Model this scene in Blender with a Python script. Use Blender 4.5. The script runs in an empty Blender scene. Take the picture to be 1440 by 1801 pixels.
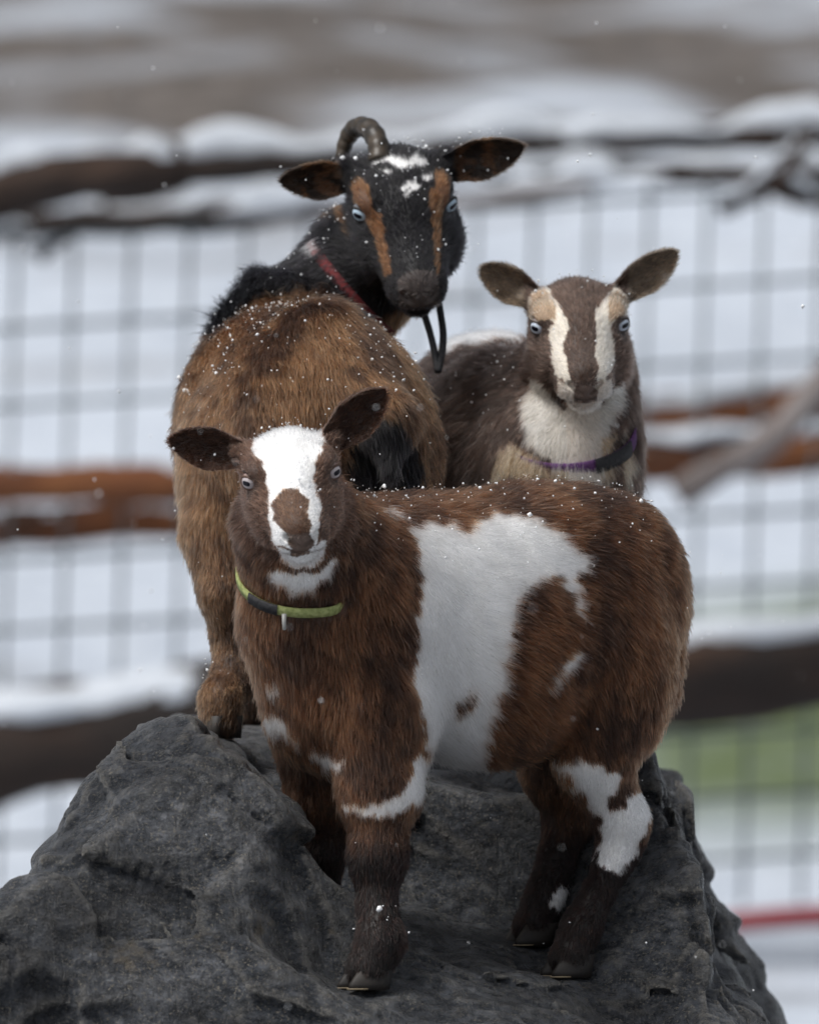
import bpy, math, random
import numpy as np
from mathutils import Vector, Matrix, kdtree
from math import radians

FUR = 1.0            # fur density factor
rng = np.random.default_rng(7)
random.seed(7)
sc = bpy.context.scene
col = sc.collection

# ------------------------------------------------------------------ camera
CZ = 0.80            # camera height above the snow
DIST = 8.0           # camera to the front goat
cam = bpy.data.cameras.new('camera')
cam.sensor_fit = 'VERTICAL'
cam.sensor_height = 36.0
cam.lens = 36.0 * DIST / (1801 * 0.0005)
cam.clip_start = 0.1
cam.clip_end = 600
cam.dof.use_dof = True
cam.dof.focus_distance = DIST - 0.04
cam.dof.aperture_fstop = 7.4
cam_o = bpy.data.objects.new('camera', cam)
cam_o.location = (0, -DIST, CZ)
cam_o.rotation_euler = (radians(90), 0, 0)
col.objects.link(cam_o)
sc.camera = cam_o

# ------------------------------------------------------------------ sky, sun
SUN_EL, SUN_AZ = radians(58), radians(232)     # high soft sun behind the clouds, over the left shoulder
w = bpy.data.worlds.new('World')
sc.world = w
w.use_nodes = True
nt = w.node_tree
bg = nt.nodes['Background']
sky = nt.nodes.new('ShaderNodeTexSky')
sky.sky_type = 'NISHITA'
sky.sun_disc = False
sky.sun_elevation = SUN_EL
sky.sun_rotation = SUN_AZ
sky.air_density = 1.0
sky.dust_density = 4.0
hs = nt.nodes.new('ShaderNodeHueSaturation')    # a grey overcast day
hs.inputs['Saturation'].default_value = 0.32
nt.links.new(sky.outputs[0], hs.inputs['Color'])
nt.links.new(hs.outputs[0], bg.inputs['Color'])
bg.inputs['Strength'].default_value = 0.075
sl = bpy.data.lights.new('sun', 'SUN')
sl.energy = 1.75
sl.angle = radians(24)
sl.color = (1.0, 0.985, 0.96)
so = bpy.data.objects.new('sun', sl)
d = Vector((math.sin(SUN_AZ) * math.cos(SUN_EL), math.cos(SUN_AZ) * math.cos(SUN_EL), math.sin(SUN_EL)))
so.rotation_euler = d.to_track_quat('Z', 'Y').to_euler()
so.location = (0, 0, 8)
col.objects.link(so)
sc.view_settings.view_transform = 'Standard'
sc.view_settings.look = 'None'
sc.view_settings.gamma = 1.0
sc.view_settings.use_curve_mapping = False
sc.view_settings.exposure = 0.48
sc.render.engine = 'CYCLES'
cy = sc.cycles
cy.max_bounces = 12
cy.diffuse_bounces = 4
cy.glossy_bounces = 6
cy.transmission_bounces = 10
cy.use_denoising = True
cy.use_adaptive_sampling = False
cy.sample_clamp_indirect = 6
sc.cycles_curves.shape = 'RIBBONS'
sc.cycles_curves.subdivisions = 2

# ------------------------------------------------------------------ helpers
PX = 0.0005                                     # metres per photo pixel at the front goat


def S(y):
    return PX * (DIST + y) / DIST


def P(px, py, y):
    """photo pixel + depth (metres behind the front goat) -> point"""
    s = S(y)
    return np.array([(px - 720) * s, y, CZ + (900.5 - py) * s])


def to_px(p):
    s = PX * (DIST + p[:, 1]) / DIST
    return np.stack([720 + p[:, 0] / s, 900.5 - (p[:, 2] - CZ) / s], 1)


def vnoise(p, f, seed=0, oct=3):
    """cheap smooth vector noise: summed rotated sines, roughly -1..1"""
    r = np.random.default_rng(seed)
    out = np.zeros((len(p), 3), np.float32)
    a, tot = 1.0, 0.0
    for o in range(oct):
        for k in range(5):
            for c in range(3):
                dvec = r.normal(size=3)
                dvec /= np.linalg.norm(dvec)
                out[:, c] += a * np.sin(p @ (dvec * f * r.uniform(.6, 1.5) * 6.28) + r.uniform(0, 6.28))
        tot += a * 2.2
        a *= .5
        f *= 2.1
    return out / tot


def snoise(p, f, seed=0, oct=3):
    return vnoise(p, f, seed, oct)[:, 0]


def mesh_obj(name, verts, faces, mat, parent=None, smooth=True, colors=None):
    me = bpy.data.meshes.new(name)
    off = np.array(parent.location) if parent is not None and parent.type == 'EMPTY' else np.zeros(3)
    v = np.asarray(verts, float) - off
    if isinstance(faces, np.ndarray):
        n = len(faces)
        k = faces.shape[1]
        me.vertices.add(len(v))
        me.vertices.foreach_set('co', v.astype(np.float32).ravel())
        me.loops.add(n * k)
        me.loops.foreach_set('vertex_index', faces.astype(np.int32).ravel())
        me.polygons.add(n)
        me.polygons.foreach_set('loop_start', np.arange(0, n * k, k, dtype=np.int32))
        me.update(calc_edges=True)
        me.validate()
    else:
        me.from_pydata([tuple(q) for q in v], [], faces)
    if smooth:
        me.polygons.foreach_set('use_smooth', np.ones(len(me.polygons), bool))
    if colors is not None:
        at = me.attributes.new('col', 'FLOAT_COLOR', 'POINT')
        at.data.foreach_set('color', np.asarray(colors, np.float32).ravel())
    me.update()
    o = bpy.data.objects.new(name, me)
    if mat is not None:
        me.materials.append(mat)
    if parent is not None:
        o.parent = parent
    col.objects.link(o)
    return o


def empty(name, loc, label=None, cat=None, group=None):
    o = bpy.data.objects.new(name, None)
    o.location = [float(q) for q in loc]
    o.empty_display_size = .05
    col.objects.link(o)
    tag(o, label, cat, group)
    return o


def tag(o, label=None, cat=None, group=None, kind=None):
    if label:
        o['label'] = label
    if cat:
        o['category'] = cat
    if group:
        o['group'] = group
    if kind:
        o['kind'] = kind
    return o


def tube(pts, rad, n=12, caps=True):
    """tube mesh along points with radii"""
    pts = np.asarray(pts, float)
    m = len(pts)
    rad = np.broadcast_to(np.asarray(rad, float), (m,)) if np.ndim(rad) < 2 else rad
    V = []
    t0 = pts[1] - pts[0]
    ref = np.array([0, 0, 1.0]) if abs(t0[2]) < .8 * np.linalg.norm(t0) else np.array([0, 1.0, 0])
    for i in range(m):
        t = pts[min(i + 1, m - 1)] - pts[max(i - 1, 0)]
        t = t / np.linalg.norm(t)
        a = np.cross(t, ref)
        a /= np.linalg.norm(a)
        b = np.cross(a, t)
        ref = b
        for k in range(n):
            an = 2 * math.pi * k / n
            V.append(pts[i] + rad[i] * (math.cos(an) * a + math.sin(an) * b))
    F = []
    for i in range(m - 1):
        for k in range(n):
            k2 = (k + 1) % n
            F.append((i * n + k, i * n + k2, (i + 1) * n + k2, (i + 1) * n + k))
    if caps:
        F.append(tuple(range(n - 1, -1, -1)))
        F.append(tuple((m - 1) * n + k for k in range(n)))
    return np.array(V), F


def catmull(pts, per=8):
    pts = np.asarray(pts, float)
    e = np.vstack([2 * pts[0] - pts[1], pts, 2 * pts[-1] - pts[-2]])
    out = []
    for i in range(1, len(e) - 2):
        for k in range(per):
            t = k / per
            a, b, c_, d_ = e[i - 1], e[i], e[i + 1], e[i + 2]
            out.append(.5 * (2 * b + (c_ - a) * t + (2 * a - 5 * b + 4 * c_ - d_) * t * t + (3 * b - a - 3 * c_ + d_) * t ** 3))
    out.append(e[-2])
    return np.array(out)


# ------------------------------------------------------------------ material helpers
def new_mat(name):
    m = bpy.data.materials.new(name)
    m.use_nodes = True
    return m, m.node_tree, m.node_tree.nodes['Principled BSDF']


def N(nt, kind, **kw):
    n = nt.nodes.new(kind)
    for k, v in kw.items():
        if k in n.inputs:
            n.inputs[k].default_value = v
        else:
            setattr(n, k, v)
    return n


def ramp(nt, src, stops):
    r = nt.nodes.new('ShaderNodeValToRGB')
    el = r.color_ramp.elements
    while len(el) < len(stops):
        el.new(.5)
    for e, (p, c) in zip(el, stops):
        e.position = p
        e.color = (*c, 1) if len(c) == 3 else c
    nt.links.new(src, r.inputs[0])
    return r


def mixc(nt, fac, a, b, mode='MIX'):
    m = nt.nodes.new('ShaderNodeMix')
    m.data_type = 'RGBA'
    m.blend_type = mode
    for s, v in ((m.inputs[0], fac), (m.inputs[6], a), (m.inputs[7], b)):
        if hasattr(v, 'is_linked'):
            nt.links.new(v, s)
        elif isinstance(v, (int, float)):
            s.default_value = v
        else:
            s.default_value = (*v, 1)
    return m.outputs[2]


# ------------------------------------------------------------------ ground: snow, dead grass, rising behind the fence
def ground_height(x, y):
    t = np.clip(y - 8.6, 0, None)
    h = 0.158 * t * np.clip(t / 1.2, 0, 1)
    h = h + 0.05 * np.sin(x * 1.7 + y * .9) * np.clip((y - 9) / 4, 0, 1) + 0.03 * np.sin(x * 4.1 - y * 2.3)* np.clip((y - 8.5) / 4, 0, 1)
    h = h + 0.012 * np.sin(x * 5.3 + 1) * np.sin(y * 4.7)
    return h


ys = np.concatenate([np.linspace(-16, -1, 30), np.linspace(-.8, 16, 160), np.linspace(16.3, 60, 120), np.linspace(62, 160, 40)])
xs = np.concatenate([np.linspace(-70, -6, 40), np.linspace(-5.8, 5.8, 110), np.linspace(6, 70, 40)])
gx, gy = np.meshgrid(xs, ys, indexing='ij')
gz = ground_height(gx, gy)
V = np.stack([gx.ravel(), gy.ravel(), gz.ravel()], 1)
nx_, ny_ = gx.shape
idx = np.arange(nx_ * ny_).reshape(nx_, ny_)
F = np.stack([idx[:-1, :-1], idx[1:, :-1], idx[1:, 1:], idx[:-1, 1:]], -1).reshape(-1, 4)
m, t, b = new_mat('snowy_ground')
geo = N(t, 'ShaderNodeNewGeometry')
sep = N(t, 'ShaderNodeSeparateXYZ')
t.links.new(geo.outputs['Position'], sep.inputs[0])
mp = N(t, 'ShaderNodeMapping')
mp.inputs['Scale'].default_value = (0.7, 1.1, 1.0)
t.links.new(geo.outputs['Position'], mp.inputs[0])
n1 = N(t, 'ShaderNodeTexNoise', Scale=1.0, Detail=6.0, Roughness=.6)
t.links.new(mp.outputs[0], n1.inputs['Vector'])
n2 = N(t, 'ShaderNodeTexNoise', Scale=9.0, Detail=6.0, Roughness=.65)
t.links.new(geo.outputs['Position'], n2.inputs['Vector'])
far = N(t, 'ShaderNodeMapRange')                 # thin snow higher up the hill
far.inputs[1].default_value = 18.5
far.inputs[2].default_value = 22.5
far.inputs[3].default_value = 0.0
far.inputs[4].default_value = 0.25
t.links.new(sep.outputs['Y'], far.inputs[0])
ad = N(t, 'ShaderNodeMath', operation='ADD')
t.links.new(n1.outputs[0], ad.inputs[0])
t.links.new(far.outputs[0], ad.inputs[1])
ad2 = N(t, 'ShaderNodeMath', operation='MULTIPLY_ADD')
t.links.new(n2.outputs[0], ad2.inputs[0])
ad2.inputs[1].default_value = .16
t.links.new(ad.outputs[0], ad2.inputs[2])
grassmask = ramp(t, ad2.outputs[0], [(.66, (0, 0, 0)), (.86, (1, 1, 1))])
gcol = ramp(t, n2.outputs[0], [(.3, (.045, .038, .033)), (.55, (.115, .098, .086)), (.75, (.22, .20, .19))])
# a strip of green winter turf close behind the fence
gy_ = N(t, 'ShaderNodeMapRange', interpolation_type='SMOOTHSTEP')
gy_.inputs[1].default_value = 9.4
gy_.inputs[2].default_value = 10.4
t.links.new(sep.outputs['Y'], gy_.inputs[0])
gy2 = N(t, 'ShaderNodeMapRange', interpolation_type='SMOOTHSTEP')
gy2.inputs[1].default_value = 11.9
gy2.inputs[2].default_value = 13
gy2.inputs[3].default_value = 1
gy2.inputs[4].default_value = 0
t.links.new(sep.outputs['Y'], gy2.inputs[0])
gx2 = N(t, 'ShaderNodeMapRange', interpolation_type='SMOOTHSTEP')
gx2.inputs[1].default_value = .1
gx2.inputs[2].default_value = .6
t.links.new(sep.outputs['X'], gx2.inputs[0])
mu = N(t, 'ShaderNodeMath', operation='MULTIPLY')
t.links.new(gy_.outputs[0], mu.inputs[0])
t.links.new(gy2.outputs[0], mu.inputs[1])
mu2 = N(t, 'ShaderNodeMath', operation='MULTIPLY')
t.links.new(mu.outputs[0], mu2.inputs[0])
t.links.new(gx2.outputs[0], mu2.inputs[1])
mu3 = N(t, 'ShaderNodeMath', operation='MULTIPLY')
t.links.new(mu2.outputs[0], mu3.inputs[0])
nb = ramp(t, n2.outputs[0], [(.2, (.6, .6, .6)), (.5, (1, 1, 1))])
t.links.new(nb.outputs[0], mu3.inputs[1])
snowc = ramp(t, n2.outputs[0], [(.2, (.38, .43, .51)), (.6, (.55, .60, .67))])
c1 = mixc(t, grassmask.outputs[0], snowc.outputs[0], gcol.outputs[0])
c2 = mixc(t, mu3.outputs[0], c1, (.10, .135, .055))
# dark mud added on unseen ground to cut bounce light, snow only in patches
nm = N(t, 'ShaderNodeMapRange', interpolation_type='SMOOTHSTEP')
nm.inputs[1].default_value = 3.2
nm.inputs[2].default_value = 5.2
nm.inputs[3].default_value = 1
nm.inputs[4].default_value = 0
t.links.new(sep.outputs['Y'], nm.inputs[0])
mp_ = ramp(t, n1.outputs[0], [(.42, (0, 0, 0)), (.56, (1, 1, 1))])
nmm = N(t, 'ShaderNodeMath', operation='MULTIPLY')
t.links.new(nm.outputs[0], nmm.inputs[0])
t.links.new(mp_.outputs[0], nmm.inputs[1])
c2 = mixc(t, nmm.outputs[0], c2, (.055, .042, .032))
t.links.new(c2, b.inputs['Base Color'])
b.inputs['Roughness'].default_value = .85
bp = N(t, 'ShaderNodeBump', Strength=.6, Distance=.05)
t.links.new(n2.outputs[0], bp.inputs['Height'])
t.links.new(bp.outputs[0], b.inputs['Normal'])
tag(mesh_obj('ground', V, F, m), kind='structure')

# ------------------------------------------------------------------ fence: logs, cattle panel
FY = 8.0


def wood_mat(name, dark, mid, bright):
    m, t, b = new_mat(name)
    tc = N(t, 'ShaderNodeTexCoord')
    mp = N(t, 'ShaderNodeMapping')
    mp.inputs['Scale'].default_value = (3.0, 9.0, 9.0)
    t.links.new(tc.outputs['Object'], mp.inputs[0])
    n1 = N(t, 'ShaderNodeTexNoise', Scale=1.0, Detail=8.0, Roughness=.7)
    t.links.new(mp.outputs[0], n1.inputs['Vector'])
    r = ramp(t, n1.outputs[0], [(.35, dark), (.55, mid), (.72, bright)])
    t.links.new(r.outputs[0], b.inputs['Base Color'])
    b.inputs['Roughness'].default_value = .8
    mp2 = N(t, 'ShaderNodeMapping')
    mp2.inputs['Scale'].default_value = (8, 60, 60)
    t.links.new(tc.outputs['Object'], mp2.inputs[0])
    n2 = N(t, 'ShaderNodeTexNoise', Scale=1.0, Detail=6.0, Roughness=.7)
    t.links.new(mp2.outputs[0], n2.inputs['Vector'])
    bp = N(t, 'ShaderNodeBump', Strength=.7, Distance=.012)
    t.links.new(n2.outputs[0], bp.inputs['Height'])
    t.links.new(bp.outputs[0], b.inputs['Normal'])
    return m


M_LOGD = wood_mat('dark_bark', (.007, .004, .003), (.024, .012, .007), (.075, .034, .015))
M_LOGO = wood_mat('peeled_log', (.03, .014, .007), (.16, .050, .013), (.30, .12, .038))
M_LOGG = wood_mat('weathered_log', (.09, .075, .07), (.20, .17, .16), (.34, .31, .30))
m, t, b = new_mat('snow')
n = N(t, 'ShaderNodeTexNoise', Scale=40.0, Detail=5.0)
r = ramp(t, n.outputs[0], [(.3, (.52, .565, .63)), (.7, (.70, .74, .79))])
t.links.new(r.outputs[0], b.inputs['Base Color'])
b.inputs['Roughness'].default_value = .8
bp = N(t, 'ShaderNodeBump', Strength=.5, Distance=.01)
t.links.new(n.outputs[0], bp.inputs['Height'])
t.links.new(bp.outputs[0], b.inputs['Normal'])
M_SNOW = m
m, t, b = new_mat('snow_grain')
n = N(t, 'ShaderNodeTexNoise', Scale=300.0)
r = ramp(t, n.outputs[0], [(.3, (.86, .88, .90)), (.7, (.94, .95, .96))])
t.links.new(r.outputs[0], b.inputs['Base Color'])
b.inputs['Roughness'].default_value = .6
M_GRAIN = m
m, t, b = new_mat('galvanised_wire')
b.inputs['Base Color'].default_value = (.16, .19, .21, 1)
b.inputs['Metallic'].default_value = .35
b.inputs['Roughness'].default_value = .55
n = N(t, 'ShaderNodeTexNoise', Scale=60.0, Detail=3.0)
r = ramp(t, n.outputs[0], [(.3, (.06, .075, .085)), (.7, (.15, .175, .19))])
t.links.new(r.outputs[0], b.inputs['Base Color'])
M_WIRE = m

fence = empty('rail_fence', (0, FY, 0), 'snow topped log rail fence with wire mesh panel behind the goats', 'fence')


def log_part(name, a, c, r1, r2, mat, seed, snow=0.0, parent=fence):
    """a: (px, py, y) ends. a crooked log with lumpy surface; its origin at its middle, long axis X"""
    A, C = P(*a), P(*c)
    mid = (A + C) / 2
    L = np.linalg.norm(C - A)
    ax = (C - A) / L
    up = np.array([0, 0, 1.0])
    sy = np.cross(up, ax)
    sy /= np.linalg.norm(sy)
    uz = np.cross(ax, sy)
    R = np.stack([ax, sy, uz], 1)
    r_ = np.random.default_rng(seed)
    m_ = 26
    tt = np.linspace(-.5, .5, m_)
    pts = np.stack([tt * L, .012 * np.sin(tt * 7 + r_.uniform(0, 6)), .012 * np.sin(tt * 6 + r_.uniform(0, 6))], 1)
    rad = np.interp(tt, [-.5, .5], [r1, r2]) * PX * 2 * (1 + .05 * np.sin(tt * 23 + r_.uniform(0, 6)))
    V, F = tube(pts, rad, 16)
    V = V + vnoise(V, 6, seed, 2) * r1 * PX * 2 * .16
    o = mesh_obj(name, V, F, mat)
    o.parent = parent
    o.matrix_local = Matrix.Translation(Vector(mid) - parent.location) @ Matrix(R.tolist()).to_4x4()
    if snow > 0:
        n_ = 40
        tt = np.linspace(-.49, .49, n_)
        pr = np.interp(tt, [-.5, .5], [r1, r2]) * PX * 2
        wv = np.clip(.75 + .5 * np.sin(tt * 19 + r_.uniform(0, 6)) + .35 * np.sin(tt * 43 + r_.uniform(0, 6)), .12, 1.3)
        taper = np.clip((.5 - abs(tt)) * 14, .05, 1)
        Vs = []
        K = 12
        for i in range(n_):
            y0, z0 = .012 * np.sin(tt[i] * 7), pr[i] * .62
            for k in range(K):
                an = 2 * math.pi * k / K
                hh = snow * PX * 2 * wv[i] * taper[i]
                Vs.append((tt[i] * L, y0 + math.cos(an) * pr[i] * .82, z0 + (math.sin(an) * (hh + pr[i] * .35) if math.sin(an) > 0 else math.sin(an) * pr[i] * .25)))
        Vs = np.array(Vs)
        Vs += vnoise(Vs, 9, seed + 1, 2) * .008
        Fs = []
        for i in range(n_ - 1):
            for k in range(K):
                k2 = (k + 1) % K
                Fs.append((i * K + k, (i + 1) * K + k, (i + 1) * K + k2, i * K + k2))
        Fs.append(tuple(range(K)))
        Fs.append(tuple((n_ - 1) * K + k for k in range(K - 1, -1, -1)))
        s = mesh_obj('snow_cap', Vs, Fs, M_SNOW)
        s.parent = o
    return o


f0, f1 = FY, FY + .14
log_part('rail', (-420, 372, f0), (325, 302, f0), 52, 46, M_LOGD, 1, 20)
log_part('rail', (-420, 455, f1), (470, 366, f1), 24, 24, M_LOGD, 2, 6)
log_part('rail', (250, 292, f1 + .1), (1900, 222, f1 + .1), 28, 28, M_LOGD, 3, 36)
log_part('rail', (700, 318, f1), (1900, 300, f1), 18, 24, M_LOGD, 4, 22)
log_part('rail', (380, 385, f0 + .05), (1180, 318, f0 + .05), 14, 10, M_LOGG, 5, 34)
log_part('brace', (60, 440, f1 + .2), (330, 300, f1 + .2), 20, 16, M_LOGD, 6, 12)
log_part('brace', (1270, 372, f0 - .1), (1450, 240, f0 - .1), 15, 13, M_LOGD, 7, 8)
log_part('brace', (1330, 300, f1 - .1), (1520, 395, f1 - .1), 18, 13, M_LOGD, 8, 8)
log_part('rail', (-420, 890, f0), (560, 836, f0), 36, 32, M_LOGO, 9, 6)
log_part('rail', (-420, 938, f0 + .2), (1000, 912, f0 + .2), 36, 30, M_LOGO, 10, 6)
log_part('rail', (520, 850, f0 + .3), (1800, 655, f0 + .3), 58, 58, M_LOGO, 11, 8)
log_part('rail', (900, 808, f0 + .1), (1900, 764, f0 + .1), 40, 40, M_LOGO, 12, 6)
log_part('brace', (1195, 880, f0 - .2), (1560, 588, f0 - .2), 28, 30, M_LOGG, 13, 0)
log_part('rail', (-420, 1372, f0), (1900, 1108, f0), 112, 74, M_LOGD, 14, 14)
log_part('rail', (1120, 1175, f0 + .3), (1900, 1080, f0 + .3), 30, 30, M_LOGG, 15, 22)
# wire panel: every rod its own part
rod = 0.0042
me_v = None
slope = -0.062
for i in range(-14, 30):
    px = 20 + i * 101.0
    dy = slope * px
    A, C = P(px + 12, 395 + dy, FY + .07), P(px - 28, 1640 + dy * .6, FY + .07)
    V, F = tube([A, C], rod, 8)
    mesh_obj('wire', V, F, M_WIRE, fence)
for j, py in enumerate((418, 578, 716, 852, 985, 1110, 1240, 1370, 1480, 1590)):
    A, C = P(-1400, py + slope * -1400, FY + .077), P(3000, py + slope * 3000, FY + .077)
    V, F = tube([A, C], rod * 1.15, 8)
    mesh_obj('wire', V, F, M_WIRE, fence)
m, t, b = new_mat('red_plastic')
n = N(t, 'ShaderNodeTexNoise', Scale=14.0, Detail=4.0)
r = ramp(t, n.outputs[0], [(.3, (.16, .005, .010)), (.7, (.27, .012, .020))])
t.links.new(r.outputs[0], b.inputs['Base Color'])
b.inputs['Roughness'].default_value = .45
V, F = tube(catmull([P(1080, 1640, 7.6), P(1250, 1626, 7.6), P(1420, 1612, 7.6), P(1700, 1602, 7.65)], 6), .018, 14)
o = mesh_obj('pipe', V - P(1300, 1630, 7.6), F, m)
o.location = P(1300, 1630, 7.6)
tag(o, 'long red pipe lying at the foot of the fence beside the boulder', 'pipe')


# ------------------------------------------------------------------ signed distance bodies
def smin(a, b, k):
    h = np.clip(.5 + .5 * (b - a) / k, 0, 1)
    return b + (a - b) * h - k * h * (1 - h)


def smax(a, b, k):
    return -smin(-a, -b, k)


class Body:
    def __init__(self):
        self.prims = []
        self.carves = []

    def rc(self, a, b, r1, r2, k=.02, flow=(0, 0, -1), ln=.02, carve=False):
        (self.carves if carve else self.prims).append(('rc', np.asarray(a, float), np.asarray(b, float), r1, r2, k, np.asarray(flow, float), ln))

    def el(self, c_, r, R=None, k=.02, flow=(0, 0, -1), ln=.02, carve=False):
        R = np.eye(3) if R is None else np.asarray(R, float)
        (self.carves if carve else self.prims).append(('el', np.asarray(c_, float), R, np.asarray(r, float), None, k, np.asarray(flow, float), ln))

    @staticmethod
    def dist(pr, p):
        if pr[0] == 'rc':
            a, b, r1, r2 = pr[1:5]
            ab = b - a
            q = p - a
            t = np.clip((q @ ab) / (ab @ ab), 0, 1)
            return np.linalg.norm(q - t[:, None] * ab, axis=1) - (r1 + (r2 - r1) * t)
        c_, R, r = pr[1:4]
        q = (p - c_) @ R
        k0 = np.linalg.norm(q / r, axis=1)
        k1 = np.linalg.norm(q / (r * r), axis=1)
        return k0 * (k0 - 1) / np.maximum(k1, 1e-6)

    def eval(self, p):
        d = None
        for pr in self.prims:
            e = self.dist(pr, p)
            d = e if d is None else smin(d, e, pr[5])
        for pr in self.carves:
            d = smax(d, -self.dist(pr, p), pr[5])
        return d

    def fields(self, p, sig=.018):
        W = np.zeros(len(p))
        fl = np.zeros((len(p), 3))
        ln = np.zeros(len(p))
        for pr in self.prims:
            w_ = np.exp(-np.clip(self.dist(pr, p), -.03, 1) / sig)
            W += w_
            fl += w_[:, None] * pr[6]
            ln += w_ * pr[7]
        return fl / W[:, None], ln / W

    def grad(self, p, h=.0008):
        g = np.zeros_like(p)
        for i in range(3):
            e = np.zeros(3)
            e[i] = h
            g[:, i] = self.eval(p + e) - self.eval(p - e)
        return g / np.maximum(np.linalg.norm(g, axis=1, keepdims=True), 1e-9)

    def bounds(self, pad=.02):
        lo, hi = np.full(3, 9.), np.full(3, -9.)
        for pr in self.prims:
            if pr[0] == 'rc':
                for q, r in ((pr[1], pr[3]), (pr[2], pr[4])):
                    lo = np.minimum(lo, q - r)
                    hi = np.maximum(hi, q + r)
            else:
                e = np.sqrt(((pr[2] * pr[3]) ** 2).sum(1))
                lo = np.minimum(lo, pr[1] - e)
                hi = np.maximum(hi, pr[1] + e)
        return lo - pad, hi + pad


def surface_nets(fn, lo, hi, h, blk=6, slack=1.6):
    n = (np.ceil((hi - lo) / (h * blk)).astype(int)) * blk + 1
    axs = [lo[i] + np.arange(n[i]) * h for i in range(3)]
    # coarse block centres
    cb = [(n[i] - 1) // blk for i in range(3)]
    cc = [lo[i] + (np.arange(cb[i]) + .5) * h * blk for i in range(3)]
    G = np.stack(np.meshgrid(*cc, indexing='ij'), -1).reshape(-1, 3)
    dc = fn(G).reshape(cb)
    vals = np.repeat(np.repeat(np.repeat(dc, blk, 0), blk, 1), blk, 2)
    vals = np.pad(vals, ((0, 1),) * 3, mode='edge').astype(np.float32)
    near = np.abs(dc) < h * blk * .87 * slack
    mask = np.zeros(n, bool)
    ii = np.argwhere(near) * blk
    off = np.stack(np.meshgrid(*[np.arange(blk + 1)] * 3, indexing='ij'), -1).reshape(-1, 3)
    for s in range(0, len(ii), 4000):
        q = (ii[s:s + 4000, None, :] + off[None]).reshape(-1, 3)
        mask[q[:, 0], q[:, 1], q[:, 2]] = True
    pi = np.argwhere(mask)
    out = np.empty(len(pi), np.float32)
    for s in range(0, len(pi), 300000):
        q = pi[s:s + 300000]
        out[s:s + 300000] = fn(np.stack([axs[i][q[:, i]] for i in range(3)], 1))
    vals[pi[:, 0], pi[:, 1], pi[:, 2]] = out
    ins = vals < 0
    c = ins[:-1, :-1, :-1].astype(np.int8)
    cnt = sum(ins[a:n[0] - 1 + a, b_:n[1] - 1 + b_, e:n[2] - 1 + e].astype(np.int8) for a in (0, 1) for b_ in (0, 1) for e in (0, 1))
    act = (cnt > 0) & (cnt < 8)
    cells = np.argwhere(act)
    vid = np.full(act.shape, -1, np.int64)
    vid[act] = np.arange(len(cells))
    acc = np.zeros((len(cells), 3))
    num = np.zeros(len(cells))
    corners = [(a, b_, e) for a in (0, 1) for b_ in (0, 1) for e in (0, 1)]
    for a in corners:
        for i in range(3):
            if a[i] == 0:
                b_ = list(a)
                b_[i] = 1
                va = vals[cells[:, 0] + a[0], cells[:, 1] + a[1], cells[:, 2] + a[2]]
                vb = vals[cells[:, 0] + b_[0], cells[:, 1] + b_[1], cells[:, 2] + b_[2]]
                x = (va < 0) != (vb < 0)
                t = np.where(x, va / np.where(x, va - vb, 1), 0)
                pos = np.tile(np.array(a, float), (len(cells), 1))
                pos[:, i] += t
                acc += pos * x[:, None]
                num += x
    V = lo + (cells + acc / num[:, None]) * h
    faces = []
    for i in range(3):
        j, k = (i + 1) % 3, (i + 2) % 3
        sl0 = [slice(1, -1)] * 3
        sl0[i] = slice(0, -1)
        sl1 = [slice(1, -1)] * 3
        sl1[i] = slice(1, None)
        a, b_ = ins[tuple(sl0)], ins[tuple(sl1)]
        e = np.argwhere(a != b_)
        if not len(e):
            continue
        flip = ~a[e[:, 0], e[:, 1], e[:, 2]]
        base = e.copy()
        base[:, j] += 1
        base[:, k] += 1                      # grid index of the edge start

        def vv(dj, dk):
            q = base.copy()
            q[:, j] += dj
            q[:, k] += dk
            return vid[q[:, 0], q[:, 1], q[:, 2]]
        f = np.stack([vv(-1, -1), vv(0, -1), vv(0, 0), vv(-1, 0)], 1)
        f[flip] = f[flip][:, ::-1]
        faces.append(f)
    F = np.vstack(faces)
    F = F[(F >= 0).all(1)]
    return V, F


def in_poly(q, poly):
    poly = np.asarray(poly, float)
    x, y = q[:, 0], q[:, 1]
    inside = np.zeros(len(q), bool)
    lo, hi = poly.min(0), poly.max(0)
    cand = (x >= lo[0]) & (x <= hi[0]) & (y >= lo[1]) & (y <= hi[1])
    if not cand.any():
        return inside
    xs, ys = x[cand], y[cand]
    r = np.zeros(len(xs), bool)
    j = len(poly) - 1
    for i in range(len(poly)):
        xi, yi = poly[i]
        xj, yj = poly[j]
        if yi != yj:
            r ^= ((yi > ys) != (yj > ys)) & (xs < (xj - xi) * (ys - yi) / (yj - yi) + xi)
        j = i
    inside[cand] = r
    return inside


# ------------------------------------------------------------------ the boulder
def plane3(a, b, c_, inside):
    a, b, c_ = P(*a), P(*b), P(*c_)
    n = np.cross(b - a, c_ - a)
    n /= np.linalg.norm(n)
    if (P(*inside) - a) @ n > 0:
        n = -n
    return n, a


def planev(pt, nrm):
    n = np.array(nrm, float)
    return n / np.linalg.norm(n), P(*pt)


def sn1(p, f, seed, oct=2):
    r = np.random.default_rng(seed)
    out = np.zeros(len(p), np.float32)
    a = 1.0
    p = p.astype(np.float32)
    for o in range(oct):
        for k in range(5):
            dv = r.normal(size=3)
            dv = (dv / np.linalg.norm(dv) * f * r.uniform(.6, 1.5) * 6.28).astype(np.float32)
            out += a * np.sin(p @ dv + r.uniform(0, 6.28))
        a *= .5
        f *= 2.2
    return out / 3.3


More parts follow.
